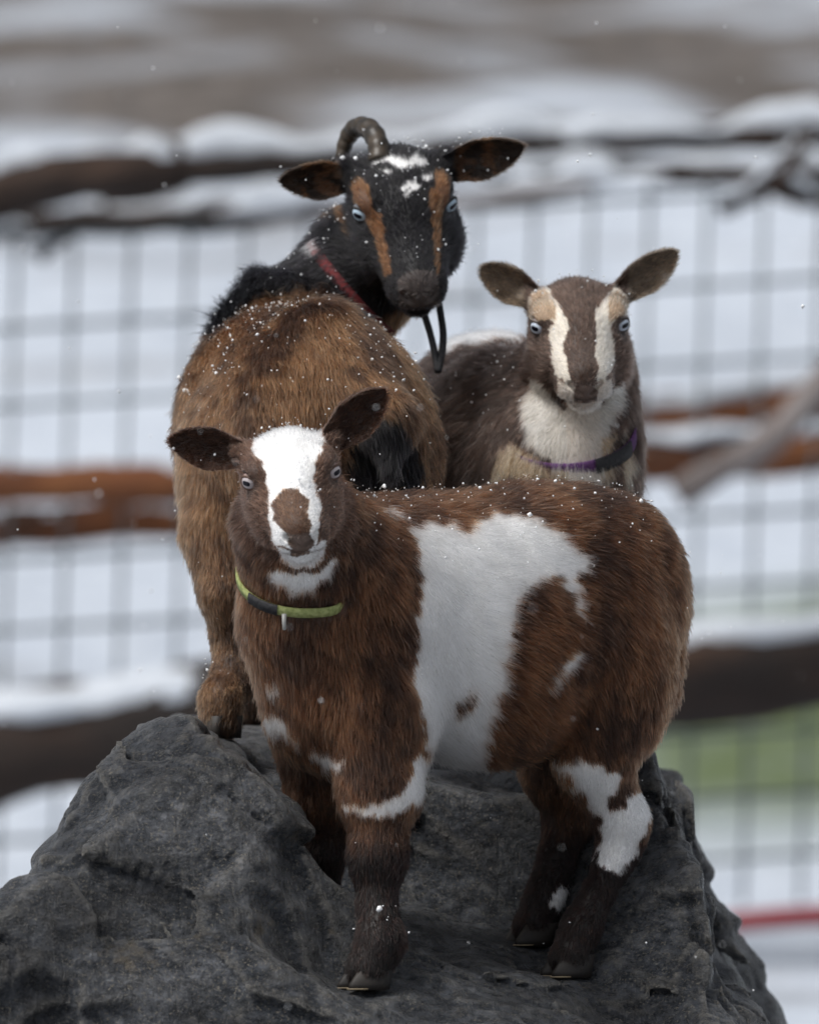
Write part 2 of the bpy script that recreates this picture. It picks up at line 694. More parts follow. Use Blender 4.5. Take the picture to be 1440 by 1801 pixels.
BOT = planev((700, 900, 0), (0, 0, -1))[0], np.array([0, 0, -.08])
hump_in = (330, 1650, -.02)
HUMP = [plane3((-22, 1590, -.14), (214, 1258, -.03), (150, 1520, .25), hump_in),
        plane3((372, 1318, -.15), (85, 1560, -.25), (235, 1250, -.03), hump_in),      # lit upper left slab
        plane3((372, 1325, -.15), (85, 1572, -.25), (330, 1800, -.245), hump_in),      # front
        plane3((380, 1318, -.15), (596, 1540, -.115), (572, 1760, -.165), hump_in),     # front right
        plane3((378, 1300, -.12), (600, 1530, -.10), (420, 1345, .10), hump_in),       # right slope
        plane3((240, 1252, -.05), (320, 1258, -.05), (280, 1262, .15), hump_in),       # top
        planev((600, 1600, -.05), (.42, .9, .12)),                                      # back
        planev((45, 1600, -.1), (-.9, .1, .42)),
        BOT]
led_in = (800, 1900, .05)
LEDGE = [plane3((645, 1722, -.155), (1000, 1720, .02), (935, 1664, .10), led_in),
         plane3((1190, 1500, .12), (1318, 1801, .0), (1270, 1650, .3), led_in),
         planev((700, 1810, -.25), (0, -.86, .5)),
         plane3((1160, 1640, -.02), (1315, 1800, -.10), (980, 1801, -.23), led_in),
         planev((420, 1700, 0), (-1, 0, .15)),
         planev((700, 1700, .62), (0, 1, .2)), BOT]
BACK = [plane3((480, 1362, .17), (760, 1385, .17), (700, 1350, .6), (800, 1700, .35)),
        plane3((500, 1610, .125), (900, 1590, .15), (760, 1385, .175), (800, 1700, .35)),
        planev((1240, 1700, .2), (1, 0, .12)), planev((380, 1700, .3), (-1, 0, .2)),
        planev((700, 1700, .85), (0, 1, .25)), BOT]
RIGHT = [plane3((1145, 1306, .17), (1192, 1322, .17), (1160, 1290, .5), (1150, 1600, .3)),
         plane3((1182, 1322, .17), (1206, 1470, .12), (1198, 1400, .4), (1100, 1600, .3)),
         plane3((1200, 1480, .12), (1306, 1760, .02), (1262, 1640, .3), (1100, 1650, .3)),
         plane3((1080, 1400, .16), (1190, 1400, .13), (1150, 1700, .0), (1100, 1600, .3)),
         planev((960, 1500, .2), (-.8, -.35, .45)),
         planev((1100, 1700, .7), (0, 1, .25)), BOT]
LEFT = [plane3((330, 1300, .1), (430, 1312, .1), (380, 1290, .4), (380, 1600, .25)),
        planev((470, 1400, .15), (.85, -.1, .5)),
        planev((380, 1500, .06), (0, -1, .1)), planev((225, 1500, .2), (-.95, 0, .3)),
        planev((380, 1700, .75), (0, 1, .25)), BOT]


_rs = np.random.default_rng(77)
CELLS = np.stack([_rs.uniform(-.46, .42, 130), _rs.uniform(-.36, .5, 130), _rs.uniform(.1, .66, 130)], 1)
CTILT = _rs.normal(size=(130, 3)) * .085
COFF = _rs.normal(size=130) * .0022


TROD = [P(648, 1745, -.155), P(1003, 1716, .02), P(938, 1660, .105), P(388, 1300, .17), P(205, 1302, -.02)]     # worn ledges where hooves stand


def rock_fn(p):
    # broken faces: every cell of the rock is sheared off at its own slight angle
    pw = (p + .014 * sn1(p, 7, 81, 1)[:, None] * np.array([1, -.7, .8])).astype(np.float32)
    q2 = pw @ (-2 * CELLS.T).astype(np.float32) + (CELLS ** 2).sum(1)[None].astype(np.float32)
    ci = q2.argmin(1)
    chip = COFF[ci] + ((p - CELLS[ci]) * CTILT[ci]).sum(1)
    for sd in (91, 92):
        g_ = np.abs(sn1(p, 2.6, sd, 2))
        chip = chip + .006 * np.clip(1 - g_ / .05, 0, 1)
    fd = np.min([np.hypot(p[:, 0] - q_[0], p[:, 1] - q_[1]) for q_ in TROD], axis=0)
    return rock_base(p) + np.clip(chip, -.010, .010) * np.clip(fd / .10, .15, 1)


def rock_base(p):
    d = None
    for planes, k in ((HUMP, .0025), (LEDGE, .02), (BACK, .012), (RIGHT, .010), (LEFT, .015)):
        e = None
        for n, a in planes:
            q = (p - a) @ n
            e = q if e is None else smax(e, q, k)
        d = e if d is None else smin(d, e, .016)
    q = p * np.array([1, 1, 1.6])
    d = d + .006 * sn1(p, 4, 11, 2) + 0.0013 * sn1(q + .02 * sn1(p, 6, 3, 1)[:, None], 19, 12, 3)
    d = d - .0035 * np.abs(sn1(p, 9, 21, 2)) + .0015
    # slaty cleavage: broken parallel steps
    for dv, fr, am, sd in (((.55, .35, .76), 11, .0075, 61), ((-.7, .5, .5), 17, .004, 62)):
        s_ = p @ (np.array(dv) * fr) + .9 * sn1(p, 3.5, sd, 2)
        msk = np.clip(sn1(p, 5, sd + 5, 1) * 1.6 + .35, 0, 1)
        fr_ = s_ - np.floor(s_)
        d = d + am * msk * np.where(fr_ < .8, fr_ / .8, (1 - fr_) / .2)
    ch = sn1(p, 14, 31, 1)
    d = d + .003 * np.clip(ch - .5, 0, 1)
    return d


def rock_z(x, y):
    z = np.arange(CZ + .1, 0, -.0015)
    p = np.stack([np.full(len(z), x), np.full(len(z), y), z], 1)
    dd = rock_fn(p)
    i = int(np.argmax(dd < 0))
    return float(z[i])


lo, hi = P(-120, 1230, -.5), P(1460, 1230, .95)
lo = np.array([lo[0], -.46, -.06])
hi = np.array([.42, .93, P(0, 1215, .3)[2]])
V, F = surface_nets(rock_fn, lo, hi, .0041, 6, 2.1)
m, t, b = new_mat('slate_boulder')
geo = N(t, 'ShaderNodeTexCoord')
mp = N(t, 'ShaderNodeMapping')
mp.inputs['Rotation'].default_value = (.3, .5, .2)
mp.inputs['Scale'].default_value = (1, 1, 1.5)
t.links.new(geo.outputs['Object'], mp.inputs[0])
nA = N(t, 'ShaderNodeTexNoise', Scale=7.0, Detail=8.0, Roughness=.62)
t.links.new(mp.outputs[0], nA.inputs['Vector'])
nB = N(t, 'ShaderNodeTexNoise', Scale=70.0, Detail=9.0, Roughness=.75)
t.links.new(mp.outputs[0], nB.inputs['Vector'])
mpe = N(t, 'ShaderNodeMapping')
mpe.inputs['Rotation'].default_value = (.2, -.6, .3)
mpe.inputs['Scale'].default_value = (110, 90, 26)
t.links.new(geo.outputs['Object'], mpe.inputs[0])
nE = N(t, 'ShaderNodeTexNoise', Scale=1.0, Detail=6.0, Roughness=.65, Distortion=.6)
t.links.new(mpe.outputs[0], nE.inputs['Vector'])
nC = N(t, 'ShaderNodeTexNoise', Scale=420.0, Detail=3.0, Roughness=.6)
t.links.new(geo.outputs['Object'], nC.inputs['Vector'])
base = ramp(t, nA.outputs[0], [(.34, (.017, .019, .024)), (.5, (.044, .050, .060)), (.66, (.125, .134, .150))])
fine = ramp(t, nB.outputs[0], [(.32, (.30, .31, .32)), (.5, (.9, .9, .9)), (.66, (2.6, 2.5, 2.4))])
c1 = mixc(t, 1.0, base.outputs[0], fine.outputs[0], 'MULTIPLY')
spk = ramp(t, nC.outputs[0], [(.56, (0, 0, 0)), (.66, (1, 1, 1))])
patch = ramp(t, nA.outputs[0], [(.38, (.22, .22, .22)), (.62, (.85, .85, .85))])
mm = N(t, 'ShaderNodeMath', operation='MULTIPLY')
t.links.new(spk.outputs[0], mm.inputs[0])
t.links.new(patch.outputs[0], mm.inputs[1])
c2 = mixc(t, mm.outputs[0], c1, (.30, .27, .22))
nD = N(t, 'ShaderNodeTexNoise', Scale=13.0, Detail=7.0, Roughness=.7)
mpd = N(t, 'ShaderNodeMapping')
mpd.inputs['Location'].default_value = (3, 1, 5)
t.links.new(mp.outputs[0], mpd.inputs[0])
t.links.new(mpd.outputs[0], nD.inputs['Vector'])
tan = ramp(t, nD.outputs[0], [(.61, (0, 0, 0)), (.72, (.65, .65, .65))])
c3 = mixc(t, tan.outputs[0], c2, (.19, .155, .105))
gp = N(t, 'ShaderNodeNewGeometry')               # worn, paler arrises
pe = ramp(t, gp.outputs['Pointiness'], [(.50, (0, 0, 0)), (.58, (1, 1, 1))])
pm = N(t, 'ShaderNodeMath', operation='MULTIPLY')
t.links.new(pe.outputs[0], pm.inputs[0])
t.links.new(nB.outputs[0], pm.inputs[1])
c3 = mixc(t, pm.outputs[0], c3, (.34, .32, .28))
t.links.new(c3, b.inputs['Base Color'])
rr = ramp(t, nB.outputs[0], [(.3, (.17, .17, .17)), (.7, (.42, .42, .42))])
t.links.new(rr.outputs[0], b.inputs['Roughness'])
ad = N(t, 'ShaderNodeMath', operation='MULTIPLY_ADD')
t.links.new(nC.outputs[0], ad.inputs[0])
ad.inputs[1].default_value = .16
t.links.new(nB.outputs[0], ad.inputs[2])
ve = ramp(t, nE.outputs[0], [(.3, (0, 0, 0)), (.7, (.35, .35, .35))])
ad3 = N(t, 'ShaderNodeMath', operation='ADD')
t.links.new(ad.outputs[0], ad3.inputs[0])
t.links.new(ve.outputs[0], ad3.inputs[1])
bp = N(t, 'ShaderNodeBump', Strength=1.0, Distance=.009)
t.links.new(ad3.outputs[0], bp.inputs['Height'])
t.links.new(bp.outputs[0], b.inputs['Normal'])
rock = mesh_obj('boulder', V, F, m)
tag(rock, 'rough dark grey slate boulder the three goats stand on', 'boulder')

# ------------------------------------------------------------------ goat materials
def fur_mat(name='fur', rough=.36, spec=1.0):
    m = bpy.data.materials.new(name)
    m.use_nodes = True
    t = m.node_tree
    t.nodes.clear()
    out = t.nodes.new('ShaderNodeOutputMaterial')
    h = t.nodes.new('ShaderNodeBsdfHairPrincipled')
    h.parametrization = 'COLOR'
    at = t.nodes.new('ShaderNodeAttribute')
    at.attribute_name = 'col'
    hi_ = t.nodes.new('ShaderNodeHairInfo')
    # banded hairs: the tip of each hair is paler than its root by the hair's own amount
    mr = t.nodes.new('ShaderNodeMapRange')
    mr.inputs[1].default_value = .35
    mr.inputs[2].default_value = .95
    t.links.new(hi_.outputs['Intercept'], mr.inputs[0])
    mu = t.nodes.new('ShaderNodeMath')
    mu.operation = 'MULTIPLY'
    t.links.new(mr.outputs[0], mu.inputs[0])
    t.links.new(at.outputs['Alpha'], mu.inputs[1])
    tipc = mixc(t, 1.0, at.outputs['Color'], (2.65, 2.45, 2.25), 'MULTIPLY')
    c = mixc(t, mu.outputs[0], at.outputs['Color'], tipc)
    t.links.new(c, h.inputs['Color'])
    h.inputs['Roughness'].default_value = rough
    h.inputs['Radial Roughness'].default_value = .5
    h.inputs['Random Roughness'].default_value = .2
    h.inputs['IOR'].default_value = 1.38
    t.links.new(h.outputs[0], out.inputs[0])
    return m


M_FUR = fur_mat()
m, t, b = new_mat('goat_skin')
at = N(t, 'ShaderNodeAttribute', attribute_name='col')
n = N(t, 'ShaderNodeTexNoise', Scale=260.0, Detail=4.0)
r = ramp(t, n.outputs[0], [(.3, (.72, .72, .72)), (.7, (1.2, 1.2, 1.2))])
c = mixc(t, 1.0, at.outputs['Color'], r.outputs[0], 'MULTIPLY')
t.links.new(c, b.inputs['Base Color'])
b.inputs['Roughness'].default_value = .62
bp = N(t, 'ShaderNodeBump', Strength=.35, Distance=.001)
t.links.new(n.outputs[0], bp.inputs['Height'])
t.links.new(bp.outputs[0], b.inputs['Normal'])
M_SKIN = m
m, t, b = new_mat('eye')
at = N(t, 'ShaderNodeAttribute', attribute_name='col')
t.links.new(at.outputs['Color'], b.inputs['Base Color'])
b.inputs['Roughness'].default_value = .12
b.inputs['Specular IOR Level'].default_value = .35
M_EYE = m


def simple_mat(name, c_a, c_b, rough=.6, scale=60., bump=.3, dist=.001):
    m, t, b = new_mat(name)
    tc = N(t, 'ShaderNodeTexCoord')
    n = N(t, 'ShaderNodeTexNoise', Scale=scale, Detail=5.0)
    t.links.new(tc.outputs['Object'], n.inputs['Vector'])
    r = ramp(t, n.outputs[0], [(.35, c_a), (.65, c_b)])
    t.links.new(r.outputs[0], b.inputs['Base Color'])
    b.inputs['Roughness'].default_value = rough
    bp = N(t, 'ShaderNodeBump', Strength=bump, Distance=dist)
    t.links.new(n.outputs[0], bp.inputs['Height'])
    t.links.new(bp.outputs[0], b.inputs['Normal'])
    return m


M_HOOF = simple_mat('hoof_horn', (.010, .008, .007), (.024, .019, .015), .62)
M_HOOFRIM = simple_mat('hoof_rim', (.30, .25, .16), (.50, .42, .28), .5)
M_HORN = simple_mat('horn', (.018, .014, .010), (.065, .048, .032), .42, 90., .5, .0015)
M_GREEN = simple_mat('green_webbing', (.22, .26, .08), (.40, .44, .18), .8, 300., .8, .0008)
M_BLACKW = simple_mat('black_webbing', (.010, .010, .012), (.03, .03, .033), .7, 300., .8, .0008)
M_RED = simple_mat('red_webbing', (.09, .010, .013), (.20, .028, .03), .8, 300., .8, .0008)
M_PURPLE = simple_mat('purple_webbing', (.07, .02, .10), (.15, .06, .19), .8, 300., .8, .0008)
M_METAL = simple_mat('dull_metal', (.25, .25, .24), (.45, .45, .43), .35)


def lin(r, g, b):
    f = lambda c: ((c / 255 + .055) / 1.055) ** 2.4 if c > 10 else c / 255 / 12.92
    return np.array([f(r), f(g), f(b)])


# ------------------------------------------------------------------ fur
def grow(name, parent, V, F, flow, ln, colfn, n, radius=.00016, lift=.13, clump=.34, clump_d=.004, gravity=.18, npt=5, seed=1, dens=None, mat=None):
    """hair curves rooted on the triangles of V, F; flow/ln given per vertex"""
    r = np.random.default_rng(seed)
    T = np.vstack([F[:, [0, 1, 2]], F[:, [0, 2, 3]]]) if F.shape[1] == 4 else F
    e1, e2 = V[T[:, 1]] - V[T[:, 0]], V[T[:, 2]] - V[T[:, 0]]
    nr = np.cross(e1, e2)
    ar = np.linalg.norm(nr, axis=1) / 2
    vn = np.zeros_like(V)
    for i in range(3):
        np.add.at(vn, T[:, i], nr)
    vn /= np.maximum(np.linalg.norm(vn, axis=1, keepdims=True), 1e-12)
    wt = ar * (ln[T].mean(1) > .0004)
    if dens is not None:
        wt = wt * dens[T].mean(1)
    n = int(n * FUR)
    tri = np.searchsorted(np.cumsum(wt) / wt.sum(), r.random(n))
    tri = np.clip(tri, 0, len(T) - 1)
    u, v = r.random(n), r.random(n)
    sw = u + v > 1
    u[sw], v[sw] = 1 - u[sw], 1 - v[sw]
    B = np.stack([1 - u - v, u, v], 1)
    tv = T[tri]
    root = (V[tv] * B[..., None]).sum(1)
    nn = (vn[tv] * B[..., None]).sum(1)
    nn /= np.linalg.norm(nn, axis=1, keepdims=True)
    fl = (flow[tv] * B[..., None]).sum(1)
    L = (ln[tv] * B).sum(1)
    fl = fl + .22 * vnoise(root, 13, seed + 5, 2) * np.linalg.norm(fl, axis=1, keepdims=True)
    fl = fl - (fl * nn).sum(1, keepdims=True) * nn
    fl /= np.maximum(np.linalg.norm(fl, axis=1, keepdims=True), .35)
    rnd = r.normal(size=(n, 3)) * .13
    gh = (r.random(n) < .10)
    L = L * np.where(gh, 1.22, 1.0)
    L = L * r.uniform(.62, 1.25, n) * (1 + .18 * snoise(root, 22, seed + 9, 2))
    d0 = nn * (lift + .32) + fl * .8 + rnd
    d1 = nn * (lift * .25) + fl * 1.0 + rnd * 1.2 + np.array([0, 0, -gravity])
    d0 /= np.linalg.norm(d0, axis=1, keepdims=True)
    d1 /= np.linalg.norm(d1, axis=1, keepdims=True)
    ts = np.linspace(0, 1, npt)
    pts = np.zeros((n, npt, 3), np.float32)
    cur = root - nn * .0006
    pts[:, 0] = cur
    for i in range(1, npt):
        tm = (ts[i] + ts[i - 1]) / 2
        dd = d0 * (1 - tm) + d1 * tm
        dd /= np.linalg.norm(dd, axis=1, keepdims=True)
        cur = cur + dd * (L * (ts[i] - ts[i - 1]))[:, None]
        pts[:, i] = cur
    # clumps: tips drawn towards a guide hair
    ng = max(8, int(ar.sum() / (clump_d ** 2)))
    gi = r.choice(n, min(ng, n // 3), replace=False)
    kd = kdtree.KDTree(len(gi))
    for k, i in enumerate(gi):
        kd.insert(root[i], k)
    kd.balance()
    near = np.fromiter((kd.find(q)[1] for q in root), dtype=np.int64, count=n)
    g = gi[near]
    amt = clump * r.uniform(.3, 1.0, n)
    rel = pts[g] - root[g][:, None, :] + root[g][:, None, :]
    for i in range(1, npt):
        wgt = (amt * ts[i] ** 1.4 * .8)[:, None]
        pts[:, i] = pts[:, i] * (1 - wgt) + rel[:, i] * wgt
    pts += (np.array(r.normal(size=(n, 1, 3))) * (ts[None, :, None] ** 2) * .0006).astype(np.float32)
    c = colfn(root * .42 + pts[:, -1] * .58, nn)
    sg = np.where(c[:, 0] > .4, .20, .50)
    c[:, :3] *= np.where(c[:, 0] > .4, 1.0 + .10 * snoise(root, 30, seed + 13, 2), 1.0)[:, None]
    c[:, :3] *= np.where(gh & (c[:, 0] < .4), 1.9, 1.0)[:, None]
    gv = np.exp(sg * r.normal(size=n) + sg * .5 * r.normal(size=len(gi))[near])
    c[:, :3] *= np.clip(gv, .25, 2.6)[:, None]
    c = np.clip(c, .004, .93)
    off = np.array(parent.location)
    cd = bpy.data.hair_curves.new(name)
    cd.add_curves([npt] * n)
    cd.attributes['position'].data.foreach_set('vector', (pts - off.astype(np.float32)).astype(np.float32).ravel())
    ra = cd.attributes.get('radius') or cd.attributes.new('radius', 'FLOAT', 'POINT')
    prof = np.array([1.0, 1.0, .85, .6, .12]) if npt == 5 else np.linspace(1, .12, npt)
    rr = (prof[None] * (radius * r.uniform(.7, 1.3, n) * np.where(gh, 1.4, 1.0))[:, None]).astype(np.float32)
    ra.data.foreach_set('value', rr.ravel())
    ca = cd.attributes.new('col', 'FLOAT_COLOR', 'CURVE')
    ca.data.foreach_set('color', c.astype(np.float32).ravel())
    cd.materials.append(mat or M_FUR)
    o = bpy.data.objects.new(name, cd)
    o.parent = parent
    o['kind'] = 'stuff'
    col.objects.link(o)
    return o


# ------------------------------------------------------------------ goat anatomy
class Frame:
    """head frame: X to the goat's left, Y along the muzzle, Z out of the forehead; local units centimetres"""
    def __init__(self, o, yaw, pitch, roll, s):
        # yaw 0 looks straight at the camera, + turns to picture right; pitch: muzzle below horizontal; roll: + lifts picture right
        cy_, sy_ = math.cos(yaw), math.sin(yaw)
        fwd = np.array([sy_, -cy_, 0])
        side = np.array([cy_, sy_, 0])
        up = np.array([0, 0, 1.0])
        Y = fwd * math.cos(pitch) - up * math.sin(pitch)
        Z = fwd * math.sin(pitch) + up * math.cos(pitch)
        side, up2 = side, Z
        # roll about the viewing direction
        k = fwd
        c, s_ = math.cos(-roll), math.sin(-roll)
        rot = lambda v: v * c + np.cross(k, v) * s_ + k * (k @ v) * (1 - c)
        self.X, self.Y, self.Z = rot(side), rot(Y), rot(Z)
        self.R = np.stack([self.X, self.Y, self.Z], 1)
        self.o = np.asarray(o, float)
        self.s = s * .01

    def p(self, x, y, z):
        return self.o + self.R @ np.array([x, y, z]) * self.s

    def v(self, x, y, z):
        return self.R @ np.array([x, y, z], float)

    def loc(self, pts):
        return ((pts - self.o) @ self.R) / self.s


def add_head(B, f, mz=1.0, wd=1.0, ln=.006, cheek_ln=.009, mw=1.0, cw=1.0):
    """skull, muzzle, jaw, cheeks, brows, sockets, nostrils, mouth. mz: muzzle length factor, wd: width factor"""
    s = f.s
    E = lambda c_, r, k, fl, l=ln, rot=None, carve=False: B.el(f.p(*c_), np.array(r) * s, f.R if rot is None else f.R @ rot, k * s, f.v(*fl), l, carve)
    C = lambda a, b_, r1, r2, k, fl, l=ln, carve=False: B.rc(f.p(*a), f.p(*b_), r1 * s, r2 * s, k * s, f.v(*fl), l, carve)
    E((0, -2.7, -2.2), (3.75 * wd, 3.8, 3.25), 1.0, (0, -1, .25), ln * 1.9)
    E((0, -.2, -1.0), (3.0 * wd, 3.4, 1.9), 1.4, (0, -.95, .1), ln)
    C((0, 1.5, -2.7), (0, 6.2 * mz, -3.4), 2.7 * wd, 1.92 * mw, 1.6, (0, -1, -.1), ln * .8)
    C((0, -.2, -1.2), (0, 6.3 * mz, -2.75), 1.7, 1.25, 1.4, (0, -1, .1), ln * .75)
    E((0, 7.0 * mz, -3.25), (1.5 * mw, 1.15, 1.15), .8, (0, -1, 0), ln * .35)
    for sx in (-1, 1):
        E((sx * .92 * mw, 6.7 * mz, -4.05), (1.2 * mw, 1.15, .85), .6, (sx * .5, -.7, -.3), ln * .5)
        E((sx * 2.15 * wd, -1.3, -3.9), (1.6 * wd, 3.2, 2.7), 1.6, (sx * .25, -.75, -.5), cheek_ln)
        E((sx * 2.85 * wd, -.1, -.35), (1.15, 1.7, .95), .9, (sx * .2, -.9, .3), ln * .8)
        C((sx * 1.9 * wd, 1.0, -2.4), (sx * 1.0, 5.8 * mz, -3.6), 1.4, 1.1, 1.2, (sx * .1, -1, -.2), ln * .8)
        E((sx * 2.25 * wd * cw, .9, -4.5), (1.6 * cw, 3.1, 2.2), 1.5, (sx * .3, -.7, -.5), cheek_ln)
        # ear root
        C((sx * 2.9 * wd, -3.2, -1.0), (sx * 3.9 * wd, -3.8, -.5), 1.2, .85, 1.0, (sx * .9, -.3, .1), ln)
    C((0, -.5, -5.0), (0, 5.9 * mz, -5.25), 2.1 * wd, 1.0, 1.2, (0, -.55, -.75), cheek_ln * .7)
    E((0, 6.35 * mz, -5.4), (1.15 * mw, 1.0, .75), .4, (0, -.2, -1), .004)
    for sx in (-1, 1):
        E((sx * 3.72 * wd, .62, -1.15), (.92, .88, .80), .25, (0, 0, 0), 0, None, True)
        C((sx * .42, 8.15 * mz, -3.75), (sx * 1.15, 7.75 * mz, -3.0), .20, .36, .15, (0, 0, 0), 0, True)
        C((0, 8.0 * mz, -4.78), (sx * 1.0, 7.4 * mz, -4.72), .18, .17, .16, (0, 0, 0), 0, True)
        C((sx * 1.0, 7.4 * mz, -4.72), (sx * 1.8, 5.6 * mz, -4.45), .17, .13, .16, (0, 0, 0), 0, True)
    C((0, 8.3 * mz, -3.9), (0, 8.1 * mz, -4.6), .08, .08, .14, (0, 0, 0), 0, True)


M_HOOFRIM = simple_mat('hoof_rim', (.14, .11, .07), (.26, .21, .13), .6)


def add_eyes(parent, f, wd, iris, rim, r_eye=.82, gaze_y=.95, pos=None):
    for sx in (-1, 1):
        c_ = f.p(sx * 3.33 * wd, .52, -1.13)
        g = f.v(sx * .78, gaze_y, .12)
        g /= np.linalg.norm(g)
        hor = f.v(sx * -gaze_y, .78, -.1)           # pupil lies horizontally
        hor = np.cross(np.cross(g, hor), g)
        hor /= np.linalg.norm(hor)
        ver = np.cross(g, hor)
        nu, nv = 48, 40
        V, C = [], []
        for i in range(nv + 1):
            th = math.pi * (i / nv) ** 1.35
            for j in range(nu):
                ph = 2 * math.pi * j / nu
                bul = 1.06 if th < .55 else 1.0
                a_, b_ = math.sin(th) * math.cos(ph), math.sin(th) * math.sin(ph)
                V.append(c_ + r_eye * f.s * bul * (g * math.cos(th) + hor * a_ + ver * b_))
                pup = (abs(a_) / .46) ** 3 + (abs(b_) / .24) ** 3 < 1
                if pup:
                    C.append((.006, .006, .012, 1))
                elif th < .72:
                    k = .95 + .10 * math.cos(ph * 24) * .5 + .15 * (th / .72)
                    C.append((*(np.array(iris) * k), 1))
                elif th < .80:
                    C.append((*(np.array(iris) * .75), 1))
                else:
                    C.append((*rim, 1))
        F = []
        for i in range(nv):
            for j in range(nu):
                j2 = (j + 1) % nu
                F.append((i * nu + j, i * nu + j2, (i + 1) * nu + j2, (i + 1) * nu + j))
        o = mesh_obj('eye', np.array(V), np.array(F), M_EYE, parent, colors=C)
        o.data.flip_normals() if False else None


def eyelids(f, wd, r_eye=.82, gaze_y=.95, tk=.095):
    """two soft skin rings round the eyes, as mesh pieces of the body"""
    out = []
    for sx in (-1, 1):
        c_ = f.p(sx * 3.33 * wd, .52, -1.13)
        g = f.v(sx * .78, gaze_y, .12)
        g /= np.linalg.norm(g)
        hor = f.v(sx * -gaze_y, .78, -.1)
        hor = np.cross(np.cross(g, hor), g)
        hor /= np.linalg.norm(hor)
        ver = np.cross(g, hor)
        nu, nv = 40, 8
        V = []
        for j in range(nu):
            ph = 2 * math.pi * j / nu
            ca, sa = math.cos(ph), math.sin(ph)
            open_ = .92 if True else 1
            rad = np.array([ca * .88, sa * (.66 - .05 * sa * (1 if ver[2] > 0 else -1))])
            ctr = c_ + r_eye * f.s * (g * math.sqrt(max(0, 1 - rad @ rad * .98)) + hor * rad[0] + ver * rad[1])
            rd = hor * ca + ver * sa
            for k in range(nv):
                an = 2 * math.pi * k / nv
                V.append(ctr + f.s * tk * (math.cos(an) * g + math.sin(an) * rd * 1.5))
        F = []
        for j in range(nu):
            for k in range(nv):
                j2, k2 = (j + 1) % nu, (k + 1) % nv
                F.append((j * nv + k, j2 * nv + k, j2 * nv + k2, j * nv + k2))
        out.append((np.array(V), np.array(F)))
    return out


def make_ear(base, tip, face, width, cup=.35, bend=0.0, base_w=.45, tip_pow=.75, thick=.0022):
    """a cupped leaf: base, tip points; face: direction the hollow side looks; width m. Returns V,F,inner mask,flow"""
    base, tip = np.asarray(base, float), np.asarray(tip, float)
    ax = tip - base
    L = np.linalg.norm(ax)
    ax = ax / L
    nf = np.asarray(face, float)
    nf = nf - (nf @ ax) * ax
    nf /= np.linalg.norm(nf)
    sd = np.cross(ax, nf)
    nu, nv = 30, 21
    V = []
    for side in (1, -1):
        for i in range(nu):
            t = i / (nu - 1)
            wv = (base_w + (1 - base_w) * min(1, t / .42) ** .8) if t < .42 else (max(0, 1 - ((t - .42) / .58) ** 1.9)) ** tip_pow
            wv = wv * width / 2
            ctr = base + ax * (L * t) + nf * (bend * L * math.sin(t * math.pi * .5) ** 2)
            cupd = cup * wv * (1.25 - .55 * t)
            for j in range(nv):
                q = -1 + 2 * j / (nv - 1)
                arc = q * 1.05
                pos = ctr + sd * (wv * math.sin(arc) / math.sin(1.05)) + nf * (cupd * (1 - math.cos(arc)) * 2.0 - cupd * .6)
                pos = pos + nf * side * thick * .5 * (1 - q ** 8) * (1 - t ** 10)
                V.append(pos)
    V = np.array(V)
    F = []
    n1 = nu * nv
    for side in (0, 1):
        for i in range(nu - 1):
            for j in range(nv - 1):
                a = side * n1 + i * nv + j
                q = (a, a + 1, a + nv + 1, a + nv)
                F.append(q if side == 0 else q[::-1])
    for i in range(nu - 1):
        for j in (0, nv - 1):
            a, b_ = i * nv + j, (i + 1) * nv + j
            q = (a, b_, n1 + b_, n1 + a)
            F.append(q if j == 0 else q[::-1])
    F = np.array(F)
    # make sure the hollow side's faces look along nf
    q = F[(nu // 2) * (nv - 1) + nv // 2]
    nn = np.cross(V[q[1]] - V[q[0]], V[q[2]] - V[q[0]])
    if nn @ nf < 0:
        F = F[:, ::-1]
    inner = np.zeros(len(V), bool)
    inner[:n1] = True
    flow = np.tile(ax, (len(V), 1))
    qq = np.tile(np.linspace(-1, 1, nv), nu * 2)
    flow = flow + sd[None] * (qq * .5)[:, None]
    return V, F, inner, flow


